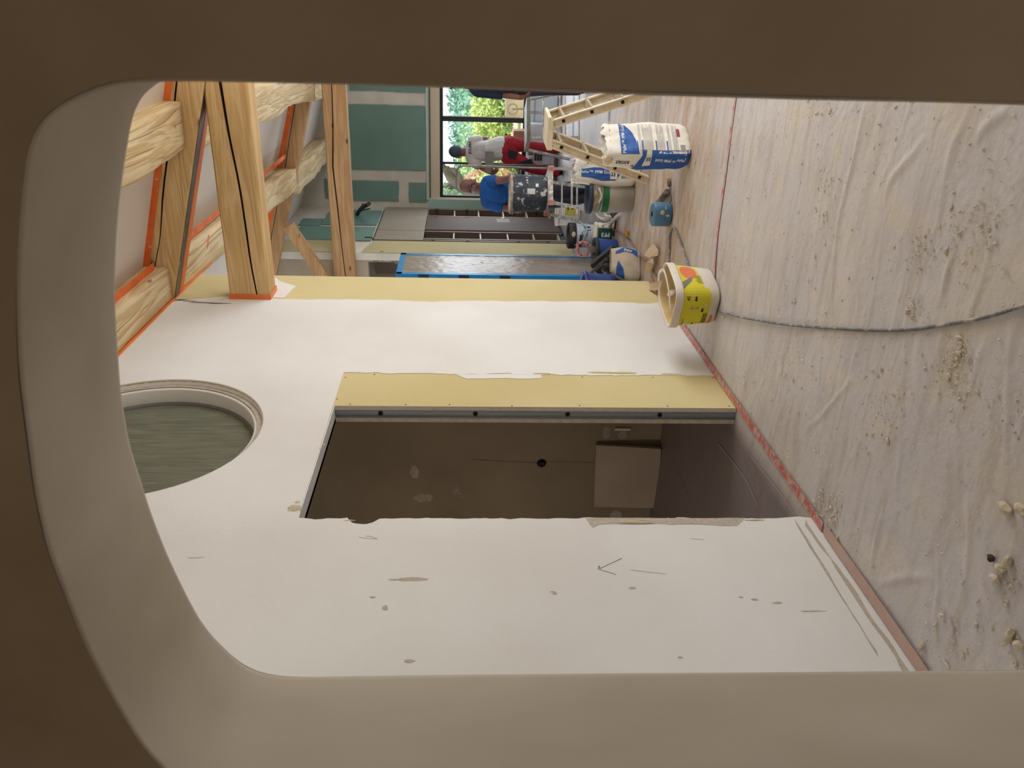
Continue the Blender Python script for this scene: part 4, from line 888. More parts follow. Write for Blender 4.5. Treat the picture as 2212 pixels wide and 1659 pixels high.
# ------------------------------------------------------------------ buckets and tools by the cabinets
BK = {}
def bucket(name, label, loc, r, h, m_, rz=0, taper=1.12, rimm=None, inside=None, n=36, group=None, rimh=.03, cat='bucket'):
    t_ = thing(name, label, cat, loc, rz, group)
    BK[t_.name] = (r, h, taper)
    mb = MB(); mb.lathe([(r*.96, 0), (r, .006), (r*(1+(taper-1)*.5), h*.5), (r*taper, h)], n); mb.cap(r*.96, 0, n); mb.build('bucket_body', m_, t_)
    mb = MB(); R_ = r*taper; mb.lathe([(R_*.985, h-rimh), (R_*1.04, h-rimh), (R_*1.05, h), (R_*1.01, h+.006), (R_*.97, h), (R_*.95, h-.02)], n); mb.build('rim', rimm or m_, t_)
    mb = MB(); mb.lathe([(R_*.965, h-.005), (R_*.93, h*.55), (r*.9, h*.5)], n); mb.cap(r*.9, h*.5, n); mb.build('inside', inside or m_, t_)
    return t_
def band(t_, r0, r1, z0, z1, a0, a1, m_, name='label', out=.0015, n=24):
    mb = MB(); r, h, tp_ = BK[t_.name]; rad = lambda z: r*(1+(tp_-1)*z/h)+.0012; r0, r1 = rad(z0), rad(z1); mb.grid(lambda u, v: ((r0+(r1-r0)*v+out)*math.cos(a0+(a1-a0)*u), (r0+(r1-r0)*v+out)*math.sin(a0+(a1-a0)*u), z0+(z1-z0)*v), n, 1); return mb.build(name, m_, t_)
def ctext(t_, body, size, r, ang_, z, m_, rot=0, out=.003, bold=.001, name='label_print'):
    def fn(x, y):
        if rot == 0: s_, w_ = x, y
        elif rot > 0: s_, w_ = -y, x       # runs upwards
        else: s_, w_ = y, -x              # runs downwards
        return ((r+out)*math.cos(ang_+s_/r), (r+out)*math.sin(ang_+s_/r), z+w_)
    return text(name, body, size, Matrix.Identity(4), m_, t_, fn=fn, bold=bold)
VD = math.radians(-64)       # direction of the viewer round a bucket
t = bucket('filler_bucket', 'tall grey white bucket with a green band, behind the second sack', (.47, 6.93, .004), .135, .40, PLG, taper=1.1, rimm=mat('navy_rim', (40, 50, 72), (60, 70, 86), scale=9), inside=mat('blue_inside', (70, 86, 108)))
band(t, .141, .144, .225, .285, VD-1.4, VD+1.3, GREENL, 'green_band'); band(t, .1465, .148, .325, .365, VD-1.5, VD+1.4, mat('crusted_ring', (176, 158, 134), (120, 104, 88), scale=30), 'crusted_ring', .003)
m = MB(); m.tube(spline([(.10, -.13, .33), (.04, -.155, .30), (-.02, -.16, .32)], 5), .008, 8); m.build('grip', PLW, t)
m = MB(); m.tube([(.148*math.cos(VD+a), .148*math.sin(VD+a), .318-.02*math.cos(a)) for a in np.linspace(-1.4, 1.4, 20)], .003, 6); m.build('bail', DARKM, t)
t = bucket('mixing_bucket', 'white and blue labelled bucket with a black rim and white handle, before the cabinets', (-.30, 8.45, .004), .125, .33, mat('bluish_white_plastic', (196, 204, 214), (184, 190, 200), scale=5, rough=.5), taper=1.1, rimm=RUBBER, rimh=.075, inside=RUBBER)
band(t, .13, .131, .13, .17, VD-.2, VD+1.0, mat('light_blue_print', (84, 170, 210)), 'light_blue_label', .0015); band(t, .128, .129, .19, .222, VD-1.3, VD-.1, mat('navy_print', (34, 44, 86)), 'navy_label', .0015); band(t, .128, .129, .10, .14, VD+.3, VD+.7, mat('navy_print', (34, 44, 86)), 'navy_label', .003)
m = MB()
for k in range(6): m.grid(lambda u, v: (.1285*math.cos(VD-.8+.5*u), .1285*math.sin(VD-.8+.5*u), .15-k*.012-.003*v), 6, 1)
m.build('fine_print', GREYPRINT, t)
m = MB(); m.tube(spline([(.13*math.cos(VD-1.2), .13*math.sin(VD-1.2), .30), (.16*math.cos(VD-.6), .16*math.sin(VD-.6), .20), (.165*math.cos(VD+.3), .165*math.sin(VD+.3), .145), (.155*math.cos(VD+1.0), .155*math.sin(VD+1.0), .20)], 7), .0065, 8); m.build('handle', TUBEW, t)
lump(Vector((.144*math.cos(VD-.1), .144*math.sin(VD-.1), .29)), .035, (.9, .5, .7), LUMP, t, 'dried_plaster', 4)
t = bucket('paste_tub', 'small white bucket with yellow label under the far handrail ladder', (-.42, 9.9, .004), .12, .30, mat('tub_white', (196, 190, 178), (184, 176, 160), scale=4), taper=1.12)
band(t, .127, .131, .05, .20, VD-.2, VD+1.2, mat('dull_yellow_label', (160, 150, 48), (176, 166, 60), scale=9), 'yellow_label'); band(t, .1275, .1285, .09, .12, VD+.4, VD+.6, INK, 'label_mark', .003); band(t, .1275, .1285, .15, .17, VD+.3, VD+.7, INK, 'label_mark', .003)
# box with the green PF3 band
t = thing('joint_filler_tub', 'squat white tub with a dark green lettered band', 'tub', (-.04, 7.60, .004), math.radians(14))
m = MB(); m.lathe([(.075, 0), (.08, .006), (.088, .17)], 40, sx=1.15, sy=.8, sq=4); m.cap(.088, .17, 40, sx=1.15, sy=.8, sq=4); m.build('tub_body', PLW, t)
m = MB(); m.lathe([(.0895, .17), (.094, .17), (.094, .186), (.088, .190)], 40, sx=1.15, sy=.8, sq=4); m.cap(.088, .19, 40, sx=1.15, sy=.8, sq=4); m.build('lid', PLW, t)
m = MB(); m.lathe([(.0815, .02), (.0885, .165)], 40, sx=1.16, sy=.81, sq=4)
bmesh.ops.delete(m.bm, geom=[f for f in m.bm.faces if f.calc_center_median().y > -.02 or f.calc_center_median().x > .055], context='FACES'); m.build('green_band', mat('pine_green_print', (38, 88, 60), (32, 76, 52), scale=14), t)
text('band_print', 'PF3', .060, Matrix.Translation((-.015, -.0735, .090)) @ Matrix.Rotation(math.radians(94), 4, 'X') @ Matrix.Rotation(math.radians(90), 4, 'Z'), INKW, t, bold=.002)
# dark blue mixing tub
t = bucket('mixing_tub', 'dark blue mixing bucket with dried plaster on its rim, beside the film covered door', (-.17, 7.36, .004), .125, .22, BLUEP, taper=1.12, rimm=RUBBER, inside=RUBBER)
# mixer drill with red loop handle standing in the tub
t = thing('mixer_drill', 'plaster mixing drill with a speckled red loop handle leaning in the dark blue bucket', 'tool', (-.22, 7.55, .2))
a = onY(7.55, 1256, 526); P4 = [onY(7.55, *q) for q in ((1249, 526), (1248, 546), (1256, 551), (1268, 549), (1270, 530), (1262, 524))]
m = MB(); m.tube(spline(P4+[P4[0]], 4), .016, 10, caps=False); m.build('loop_handle', mat('speckled_red', (180, 84, 84), (206, 150, 146), scale=40, rough=.6, c3=(50, 46, 60), c3scale=50, c3lo=.58, c3hi=.62), t, world=True)
b0, b1 = onY(7.55, 1270, 538), onY(7.5, 1300, 535)
m = MB(); m.tube([b0, b0.lerp(b1, .3), b0.lerp(b1, .7), b1], .05, 14, rr=[.035, .055, .06, .035]); m.build('motor_body', mat('dusty_grey_tool', (128, 118, 106), (96, 88, 80), scale=14, rough=.8), t, world=True)
m = MB(); m.tube([b1, onY(7.45, 1322, 536)], .012, 8); m.tube(spline([onY(7.5, 1284, 548), onY(7.5, 1280, 556), onY(7.5, 1290, 560)], 4), .022, 10); m.build('mixer_shaft', DARKM, t, world=True)
# site floodlight leaning on the tub
t = thing('floodlight', 'dusty black site floodlight with slatted guard leaning by the blue tub', 'lamp', (-.25, 7.1, 0))
A_, B_ = onY(7.05, 1268, 595), onY(7.0, 1312, 556)
for k, off in enumerate((0, .045, .09, .12)):
    m = MB(); m.bar(A_+Vector((off*.8, -.02, -off*.7)), B_+Vector((off*.8, -.02, -off*.7)), .016 if k else .028, up=(0, 1, 0)); m.build('guard_bar', mat('dusty_dark_metal', (70, 66, 62), (120, 112, 102), scale=30, rough=.7), t, world=True)
m = MB(); m.bar(A_+Vector((.05, .02, -.08)), B_+Vector((.05, .02, -.10)), .16, .09, up=(0, 1, 0)); m.build('lamp_housing', mat('black_housing', (34, 36, 38), (60, 58, 56), scale=12, rough=.6), t, world=True, bevel=.008)
for q in ((1296, 596), (1310, 597)):
    m = MB(); m.bar(onY(7.02, q[0], q[1]), onY(7.0, q[0]+18, q[1]-14), .010); m.build('stand_foot', DARKM, t, world=True)
m = MB(); m.lathe([(0, .02), (.05, .016), (.06, 0)], 20, Matrix.Translation(onY(6.96, 1313, 580)) @ Matrix.Rotation(math.pi/2, 4, 'X')); m.build('lamp_glass', mat('lamp_glass', (60, 52, 46), rough=.15), t, world=True)
# blue tub behind the end of the wall
t = bucket('gauging_tub', 'large blue plastic tub almost hidden behind the end of the partition wall', (-.330, 6.42, .004), .21, .46, BLUEP, taper=1.14, cat='tub')

# ------------------------------------------------------------------ crusted double step ladder
t = thing('step_ladder', 'low double-sided step ladder thickly crusted with cream plaster', 'ladder', (1.05, 6.75, 0))
AZ = .845; e_ = Vector((.99, -.10, 0)).normalized(); nrm = Vector((-e_.y, e_.x, 0))        # e_ across the picture, nrm away from the viewer
LT, RT = Vector((1.03, 6.90, AZ)), Vector((1.17, 6.98, AZ)); LF, RF = Vector((.715, 6.40, .0)), Vector((1.41, 6.86, .0))
LF = onZ(.02, 1397, 388); RF = LF+e_*.70; cc = (LF+RF)/2; LT = cc-e_*.075+Vector((0, 0, AZ-.04)); RT = cc+e_*.075+Vector((0, 0, AZ-.04))
WID = .34
def stile(a, b, name='stile'):
    d = (b-a).normalized(); w_ = .068
    out = d.cross(-nrm).normalized()
    mb = MB(); mb.bar(a, b, .012, w_, up=out); o1 = mb
    for s_ in (-1, 1): o1.bar(a+out*s_*(w_/2-.006)-nrm*.010, b+out*s_*(w_/2-.006)-nrm*.010, .034, .010, up=out)
    for v in mb.bm.verts: v.co += Vector((1, 1, 1))*.006*noise.noise(v.co*30)
    o = mb.build(name, CRUST, t, world=True); MB().bar(b-d*.03, b+d*.012, .05, w_+.008, up=out).build('foot_cap', CRUST, o, bevel=.004) if False else None
    for f_ in (.10, .37, .66, .92):
        c = a.lerp(b, f_)
        q = MB(); 
        for (u0, v0, u1, v1) in ((-1, -1, 1, -1), (1, -1, 1, 1), (1, 1, -1, 1), (-1, 1, -1, -1)):
            q.bar(c+d*u0*.017+out*v0*.017-nrm*.010, c+d*u1*.017+out*v1*.017-nrm*.010, .006)
        q.build('tube_end', CRUST, t, world=True)
        MB().bar(c-nrm*.0085, c-nrm*.0065, .026, .026, up=d).build('tube_hollow', HOLE, t, world=True)
    return o
for dpt in (0, 1):
    for a, b in ((LT, LF), (RT, RF)):
        stile(a+nrm*WID*dpt, b+nrm*WID*dpt)
for a, b in ((LT, LF), (RT, RF)):
    d = (b-a).normalized(); hz = Vector((d.x, d.y, 0)).normalized()
    for f_ in (.10, .37, .66, .92):
        c = a.lerp(b, f_)
        mb = MB(); mb.bar(c, c+nrm*WID, .075, .022, up=(d.cross(nrm)) if False else Vector((0, 0, 1))); mb.build('tread', CRUSTG, t, world=True)
m = MB(); c0 = LT.lerp(RT, -.35); c1 = LT.lerp(RT, 1.35); m.prism([c0+Vector((0, 0, .012))-nrm*.015, c1+Vector((0, 0, .012))-nrm*.015, c1+Vector((0, 0, .012))+nrm*WID, c0+Vector((0, 0, .012))+nrm*WID], (0, 0, .026)); m.build('top_plate', CRUST, t, world=True, bevel=.004)
m = MB(); m.prism([c0+Vector((0, 0, -.005))-nrm*.018, c1+Vector((0, 0, -.005))-nrm*.018, c1+Vector((0, 0, .04))-nrm*.018, c0+Vector((0, 0, .04))-nrm*.018], nrm*.01); m.build('side_plate', CRUST, t, world=True, bevel=.003)

# ------------------------------------------------------------------ small platform trestle with hand hoop and mortar tub
PZ = .58; FLc = onZ(PZ, 1190, 437); FRc = onZ(PZ, 1190, 364); e2_ = (FRc-FLc).normalized(); n2 = Vector((-e2_.y, e2_.x, 0)); wid = (FRc-FLc).length; dep = .42
t = thing('platform_trestle', 'small splashed aluminium trestle platform with pink corner brackets under the mortar tub', 'trestle', tuple(((FLc+FRc)/2).to_2d())+(0,))
BL, BR = FLc+n2*dep, FRc+n2*dep
for a, b in ((FLc, FRc), (BL, BR)): MB().bar(a, b, .03, .045).build('cross_rail', ALU, t, world=True)
m = MB(); m.prism([FLc+Vector((0, 0, .02)), FRc+Vector((0, 0, .02)), BR+Vector((0, 0, .02)), BL+Vector((0, 0, .02))], (0, 0, .012)); m.build('deck', ALU, t, world=True)
LLf = onZ(.0, 1318, 462); RLf = LLf+e2_*(wid+.10)
for a, b in ((FLc, LLf), (FRc, RLf), (BL, BL+n2*.30+Vector((-.03, 0, -PZ))), (BR, BR+n2*.30+Vector((.03, 0, -PZ)))):
    MB().bar(a, b, .030, .024).build('leg', ALU, t, world=True)
for f_ in (.36, .72):
    a = FLc.lerp(LLf, f_); b = FRc.lerp(RLf, f_); MB().bar(a, b, .026, .018).build('rung', ALU, t, world=True)
    q1 = BL.lerp(BL+n2*.30+Vector((-.03, 0, -PZ)), f_*.9); q2 = BR.lerp(BR+n2*.30+Vector((.03, 0, -PZ)), f_*.9); MB().bar(q1, q2, .024, .018).build('rung', ALU, t, world=True)
for c in (FLc, FRc, BL, BR):
    m = MB(); m.box(-.026, .026, -.03, .03, -.035, .03, Matrix.Translation(c)); o = m.build('corner_bracket', PINKP, t, world=True, bevel=.004); o['label'] = 'faded red plastic corner bracket'
m = MB(); m.bar(FRc.lerp(RLf, .3)+Vector((0, .01, 0)), BR.lerp(BR+n2*.3+Vector((0, 0, -PZ)), .42), .016, .006); m.build('spreader_strap', ALU, t, world=True)
h0 = onY(8.80, 1190, 364); h1 = onY(9.45, 1002, 358); 
HT = [h0, h0.lerp(h1, .5), h1, onY(9.45, 991, 361), onY(9.45, 986, 368), onY(9.45, 985, 388), onY(9.45, 986, 406), onY(9.45, 991, 413), onY(9.45, 1002, 415), onY(8.85, 1188, 425)]
m = MB(); m.tube(HT, .0125, 10); o = m.build('hand_hoop', mat('hoop_steel', (150, 140, 134), (120, 112, 108), scale=10, rough=.5, metal=.4), t, world=True)
m = MB(); m.tube([onY(8.9, 1119, 361), onY(8.9, 1119, 420)], .011, 8); m.tube([onY(8.8, 1190, 357), onY(9.4, 1058, 357)], .010, 8); m.build('hoop_brace', DARKM, t, world=True)
C_ = FLc.lerp(FRc, .42)+n2*.20
mt_ = thing('mortar_tub', 'big black mortar tub spattered with white plaster on the small platform', 'tub', (C_.x, C_.y, PZ+.033))
m = MB(); m.lathe([(.175, 0), (.186, .012), (.192, .10), (.198, .25), (.206, .375)], 56); m.cap(.175, 0, 56); m.build('tub_body', BUCKB, mt_)
m = MB(); m.lathe([(.205, .372), (.222, .372), (.226, .384), (.220, .398), (.206, .400), (.198, .392)], 56)
for v in m.bm.verts: v.co *= 1+.018*noise.noise(v.co*14)
m.build('crusted_rim', mat('crusted_rim', (196, 184, 168), (150, 138, 124), scale=24, rough=.9, bump=.6), mt_)
m = MB(); m.lathe([(.2, .392), (.19, .33), (.18, .32)], 40); m.cap(.18, .32, 40); m.build('mortar', LUMP, mt_)
m = MB(); m.grid(lambda u, v: (.2005*math.cos(VD+.02+.34*u), .2005*math.sin(VD+.02+.34*u), .16+.10*v) if False else (.2015*math.cos(VD-.28+.30*u), .2015*math.sin(VD-.28+.30*u), .135+.085*v), 8, 1); m.build('paper_sticker', mat('sticker', (206, 206, 204), (160, 160, 160), scale=30, lo=.5, hi=.6), mt_)
m = MB(); m.grid(lambda u, v: (.203*math.cos(VD+.10+.2*u), .203*math.sin(VD+.10+.2*u), .10+.03*v), 6, 1); m.build('paper_sticker', WHITE, mt_)
m = MB(); m.tube([(.225*math.cos(a), .225*math.sin(a), .385-.02*abs(math.sin(a-VD))) for a in np.linspace(VD-1.9, VD-1.0, 10)], .006, 6); m.build('rim_lug', ALU, mt_)

# second work platform further back at the right
t = thing('work_platform', 'aluminium work platform with white crusted legs behind the crusted ladder', 'platform', (.62, 10.0, 0))
WZ = .66; a0, a1 = onZ(WZ, 1138, 303), onZ(WZ, 1138, 205); ee = (a1-a0).normalized(); nn = Vector((-ee.y, ee.x, 0)); a1 = a0+ee*.62
MB().prism([a0, a1, a1+nn*.40, a0+nn*.40], (0, 0, -.05)).build('deck', mat('grey_deck', (150, 148, 138), (128, 126, 118), scale=12, rough=.7), t, world=True)
for a, s_ in ((a0+ee*.03, -.05), (a1-ee*.04, .06)):
    for k in (0, 1): MB().bar(a+nn*.40*k+Vector((0, 0, -.05)), a+nn*(.40*k+(.18 if k else -.18))+ee*s_+Vector((0, 0, -WZ)), .035, .025).build('leg', ALU, t, world=True)
for z_ in (.22, .44): MB().bar(a0+ee*.01-nn*.06*(WZ-z_)/.3+Vector((0, 0, z_-WZ)), a1-nn*.06*(WZ-z_)/.3+Vector((0, 0, z_-WZ)), .022).build('rung', ALU, t, world=True)
# low cartons and panels under the window
t = tag(box('carton', .14, .31, 12.15, 12.42, .502, .75, CARD), 'brown carton standing before the window at the right of the red trousers', 'box')
t = tag(box('wrapped_package', .12, .40, 12.27, 12.50, 0, .50, mat('white_wrap', (206, 206, 204), (186, 190, 194), scale=6, rough=.4), bevel=.01), 'white wrapped package under the brown carton', 'package')
PAN = mat('pale_blue_panel', (196, 204, 210), (186, 194, 202), scale=3, rough=.5)
for x0, x1, lb in ((.22, .84, 'pale grey panel under the window, framed by the work platform'), (.86, 1.5, 'pale grey panel under the window, half hidden by the opening'), (-.85, -.12, 'pale grey panel under the window behind the red trousers')):
    t = thing('wall_panel', lb, 'panel', ((x0+x1)/2, 12.55, 0), 0, 'pale panels under the window'); box('sheet', x0, x1, 12.52, 12.60, .06, .48, PAN, t, .006); box('panel_trim', x0, x1, 12.505, 12.52, .40, .42, GREYPRINT, t)
# crumpled film and strips at the far end
for k, q in enumerate(([(1222, 205), (1222, 300)], [(1240, 200), (1238, 330)], [(1320, 212), (1316, 262)])):
    tag(strip('film_fold', [onZ(0, *p_) for p_ in q], .05, mat('film_fold_dark', (128, 124, 124), (150, 146, 144), scale=9), .012, 8), ['grey film fold just below the window panels', 'grey film fold running behind the ladder legs', 'dark film seam between ladder and big sack'][k], 'film')
# coil of black cable below the window
t = thing('cable_coil', 'black cable coil on the floor between the two men', 'cable', (-.2, 11.6, 0))
for k in range(4):
    c = onZ(.06+.02*k, 1188, 334+3*k); m = MB(); m.tube([c+Vector((.16*math.cos(a), .07*math.sin(a), .13*math.sin(a+.6*k)+.08)) for a in np.linspace(0, 6.283, 28, endpoint=False)], .009, 6, closed=True); m.build('cable_loop', DARKM, t, world=True)
t = tag(MB().box(-.12, .12, -.05, .05, 0, .16, Matrix.Translation(onZ(.26, 1163, 334))).build('power_tool_case', DARKM, bevel=.01), 'small black tool case behind the cable coil', 'case') if False else None
t = thing('power_strip', 'black socket block on the pale panel behind the red trousers', 'socket', tuple(onY(12.4, 1160, 334)))
for k in range(3): MB().box(-.09, .05, -.03, .03, -.04+.045*k-.04, -.005+.045*k-.04).build('socket', DARKM, t, bevel=.004)
# cables, hoses
def cable(name, label, pix, r, m_, z=None, cat='cable', n=10):
    z = r if z is None else z
    pts = [onZ(z+.003, *q[:2])+Vector((0, 0, q[2] if len(q) > 2 else 0)) for q in pix]
    return tag(MB().tube(spline(pts, n), r, 8).build(name, m_), label, cat)
cable('floor_cable', 'long grey cable running from the yellow bucket to the foreground', [(1553, 672), (1600, 685), (1640, 692), (1690, 700), (1740, 705), (1800, 709), (1860, 712), (1920, 713.5), (1980, 710), (2050, 700), (2130, 685), (2211, 660), (2290, 640)], .0062, CABLE, n=12)
cable('floor_cable', 'dusty cable loop between the yellow bucket and the blue roll', [(1500, 596), (1490, 578), (1482, 560), (1470, 522), (1462, 502), (1456, 493), (1451, 495), (1447, 510), (1446, 540), (1444, 575)], .007, CABLE)
cable('floor_cable', 'brown dusty cable from the bucket pile to the board scraps', [(1325, 496), (1334, 500), (1346, 508), (1358, 518), (1370, 535), (1384, 553), (1396, 562), (1404, 572), (1412, 590), (1418, 600), (1428, 634)], .008, CABLEB)
cable('floor_cable', 'dark cable curling past the tall grey white bucket', [(1340, 455), (1352, 449), (1358, 436), (1360, 420)], .008, CABLEB)
cable('hose', 'grey hose lying from the squat dark green banded tub towards the tall grey white bucket', [(1290, 516), (1300, 500), (1318, 486), (1330, 470), (1345, 458), (1352, 448)], .016, TUBEW, .05, 'hose')
cable('hose', 'thin grey tube draped over the squat dark green banded tub', [(1283, 526, .1), (1288, 512, .14), (1300, 500, .2), (1318, 490, .12), (1328, 480, .03)], .008, TUBEW, .03, 'hose')
cable('white_tube', 'white tube loop on the floor before the small yellow label bucket', [(1292, 466), (1298, 470), (1308, 472), (1316, 469), (1318, 466)], .009, TUBEW, cat='tube')
cable('white_tube', 'white ring of tube beside the tall grey white bucket', [(1306, 446), (1302, 452), (1304, 462), (1312, 467), (1322, 468)], .009, TUBEW, .05, cat='tube')
cable('white_tube', 'white tube bow lying below the ring of tube', [(1288, 462), (1294, 470), (1304, 475), (1312, 474), (1317, 468)], .011, TUBEW, .03, cat='tube')
cable('black_cable', 'black cable tangle behind the squat dark green banded tub', [(1322, 446), (1320, 456), (1326, 466), (1330, 478), (1326, 500), (1322, 520), (1312, 528)], .009, DARKM, cat='cable')
tag(lump(onZ(.05, 1327, 462), .06, (.7, 1.1, .7), mat('dark_tool', (56, 52, 50), (90, 84, 78), scale=12), None, 'hand_tool', 3), 'dark hand tool lying among the cables by the tall grey white bucket', 'tool')
tag(lump(onZ(.10, 1293, 497), .075, (1, 1, .8), mat('white_cloth', (200, 196, 190), (178, 170, 160), scale=8), None, 'crumpled_rag', 9, 3), 'crumpled white rag between the labelled bucket and the squat dark green banded tub', 'rag')
# board leaning in the small room
a = onY(5.02, 1288, 962); b = onY(5.02, 1283, 1095); c = onY(4.98, 1420, 1098); d = onY(4.98, 1428, 970)
tag(MB().prism([a, b, c, d], (0, .03, 0)).build('board_offcut', mat('board_offcut', (176, 164, 150), (164, 150, 136), scale=2, rough=.9)), 'square board offcut leaning on the rear wall of the dark room', 'board')

# ------------------------------------------------------------------ crumbs and lumps on the floor
def crumbs():
    r = random.Random(4); bm = bmesh.new()
    cl = [(r.uniform(.15, 1.9), r.uniform(1.5, 5.2), r.uniform(.04, .16)) for _ in range(46)]+[(.08, 2.45, .07), (.10, 2.6, .05), (.15, 2.7, .08), (.35, 1.62, .08), (.3, 1.75, .07)]*2
    for px_, r_c, k_ in (((2060, 800), .05, 9), ((2075, 770), .03, 5), ((1995, 540), .04, 6), ((2085, 520), .05, 7), ((1705, 760), .05, 3), ((1790, 400), .05, 3), ((1975, 665), .03, 3), ((2180, 1250), .03, 3), ((1740, 720), .07, 3), ((1800, 1100), .05, 5), ((1780, 1100), .04, 5), ((1920, 900), .05, 3), ((2060, 1400), .04, 5), ((1700, 640), .06, 2), ((2130, 480), .04, 4), ((1650, 870), .05, 2), ((2190, 900), .05, 3)):
        q = onZ(0, *px_); cl += [(q.x, q.y, r_c)]*k_
    base = [Vector(v) for v in ((1, 0, 0), (-1, 0, 0), (0, 1, 0), (0, -1, 0), (0, 0, 1), (0, 0, -.6))]; fcs = ((0, 2, 4), (2, 1, 4), (1, 3, 4), (3, 0, 4), (2, 0, 5), (1, 2, 5), (3, 1, 5), (0, 3, 5))
    for i in range(6500):
        if r.random() < .55: x, y = r.uniform(.03, 2.1), 1.45+4.2*r.random()**1.3
        else: c = r.choice(cl); x, y = r.gauss(c[0], c[2]), r.gauss(c[1], c[2]*1.2)
        if x < .03 or y < 1.45 or math.hypot(x-.425, y-4.415) < .2 or math.hypot(x-1.15, y-5.4) < .2: continue
        s_ = min(.012, .0015*(1+r.expovariate(.8)))
        a = r.uniform(0, 6.28); ca, sa = math.cos(a), math.sin(a); sx, sy, sz = s_*r.uniform(.7, 1.6), s_*r.uniform(.6, 1.1), s_*r.uniform(.25, .55)
        vs2 = []
        for v in base:
            q = v*r.uniform(.6, 1.2)+Vector((r.uniform(-.3, .3), r.uniform(-.3, .3), 0)); X_, Y_ = q.x*sx, q.y*sy; vs2.append(bm.verts.new((x+X_*ca-Y_*sa, y+X_*sa+Y_*ca, .004+q.z*sz+sz*.4)))
        for f in fcs: bm.faces.new([vs2[k] for k in f])
    me = bpy.data.meshes.new('plaster_crumbs'); bm.to_mesh(me); bm.free()
    o = link('plaster_crumbs', me, LUMP); return tag(o, 'plaster crumbs scattered over the floor film', 'debris', kind='stuff')
crumbs()
for i, (x_, y_, r_, sc, lb) in enumerate(((2140, 1206, .012, (1, 1, .8), 'dark grey plaster crumb at the upper end of the curled lumps'), (2176, 1212, .016, (1.2, .7, .7), 'pale plaster lump beside the dark crumb'), (2160, 1228, .018, (.6, 1.1, .7), 'knuckle shaped plaster lump in the middle of the curled pair'), (2148, 1250, .017, (.7, 1.2, .7), 'lowest of the curled plaster lumps'), (2170, 1098, .020, (.8, 1.4, .5), 'flat plaster flake nearest the right foreground edge'), (2205, 1100, .020, (.8, 1.3, .6), 'plaster flake cut by the frame edge'), (2180, 1375, .022, (1.5, .5, .5), 'curled plaster shaving near the foot of the opening'), (2200, 1395, .016, (.8, 1, .8), 'small plaster lump beside the curled shaving'), (1990, 1397, .016, (1.2, .6, .5), 'plaster flake on the faded red tape'), (1648, 1300-200, .0, (1, 1, 1), ''))):
    if r_: tag(lump(onZ(r_*sc[2]*.6+.004, x_, y_), r_, sc, LUMP if i else mat('dark_lump', (74, 64, 54), rough=.9), None, 'plaster_lump', i*3+1), lb, 'debris')
# ------------------------------------------------------------------ people
def remesh(mb, name, m_, parent, voxel=.009, smooth=3):
    bmesh.ops.recalc_face_normals(mb.bm, faces=mb.bm.faces)
    me = bpy.data.meshes.new('tmp'); mb.bm.to_mesh(me); mb.bm.free(); o = bpy.data.objects.new('tmp', me); COL.objects.link(o)
    q = o.modifiers.new('r', 'REMESH'); q.mode = 'VOXEL'; q.voxel_size = voxel
    if smooth: w = o.modifiers.new('s', 'SMOOTH'); w.iterations = smooth; w.factor = .5
    dg = bpy.context.evaluated_depsgraph_get(); me2 = bpy.data.meshes.new_from_object(o.evaluated_get(dg)); bpy.data.objects.remove(o); bpy.data.meshes.remove(me)
    me2.name = name; me2.materials.clear(); return link(name, me2, m_, parent, smooth=True)
def limb(mb, pts, rr, k=5):
    P_ = spline(pts, k); n = len(pts)-1; R_ = []
    for i in range(len(P_)):
        t = i/k; a = min(int(t), n-1); R_.append(rr[a]+(rr[min(a+1, n)]-rr[a])*(t-a))
    mb.tube(P_, 0, 14, rr=R_)
    mb.ball(pts[0], rr[0]*.98, 2); mb.ball(pts[-1], rr[-1]*.98, 2)
def ellip(mb, c, sc, n=3): mb.ball(c, 1, n, sc)
def hand(mb, wrist, d, palm, s=1.0, curl=.5, thumb=1):
    """palm and five fingers; d points from wrist to fingers, palm is the palm normal"""
    d = Vector(d).normalized(); pn = Vector(palm).normalized(); sd = d.cross(pn).normalized(); w = Vector(wrist)
    for k in range(4): limb(mb, [w+sd*(k-1.5)*.012*s, w+d*.085*s+sd*(k-1.5)*.021*s], [.017*s, .012*s])
    for k, L_ in enumerate((.060, .072, .068, .052)):
        a = w+d*.085*s+sd*(k-1.5)*.021*s; b = a+(d*math.cos(curl)+pn*math.sin(curl))*L_*.5*s; c = b+(d*math.cos(2.2*curl)+pn*math.sin(2.2*curl))*L_*.5*s
        limb(mb, [a, b, c], [.0105*s, .0095*s, .008*s], 3)
    a = w+d*.025*s+sd*thumb*.028*s; b = a+d*.032*s+sd*thumb*.026*s+pn*.012*s; limb(mb, [a, b, b+d*.03*s+sd*thumb*.004*s+pn*.012*s], [.014*s, .012*s, .010*s], 3)
def head(mb, c, yaw, pitch=0, s=1.0):
    """c = centre of the skull; the face looks along local -y turned by yaw"""
    Mx = Matrix.Translation(c) @ Matrix.Rotation(yaw, 4, 'Z') @ Matrix.Rotation(pitch, 4, 'X')
    def e(x, y, z, a, b, d_): 
        res = bmesh.ops.create_icosphere(mb.bm, subdivisions=3, radius=1)
        for v in res['verts']: v.co = Mx @ Vector((x*s+v.co.x*a*s, y*s+v.co.y*b*s, z*s+v.co.z*d_*s))
    e(0, .012, .030, .076, .092, .082); e(0, -.022, -.035, .060, .066, .078); e(0, -.050, -.090, .032, .030, .024)
    e(0, -.092, -.018, .011, .018, .022); e(0, -.098, -.034, .015, .013, .010); e(0, -.080, .016, .052, .014, .010)
    for q in (-1, 1): e(q*.077, .006, -.012, .012, .020, .032); e(q*.038, -.066, -.040, .026, .022, .026)
    e(0, -.084, -.063, .024, .009, .006); e(0, -.082, -.073, .021, .009, .006)
    return Mx
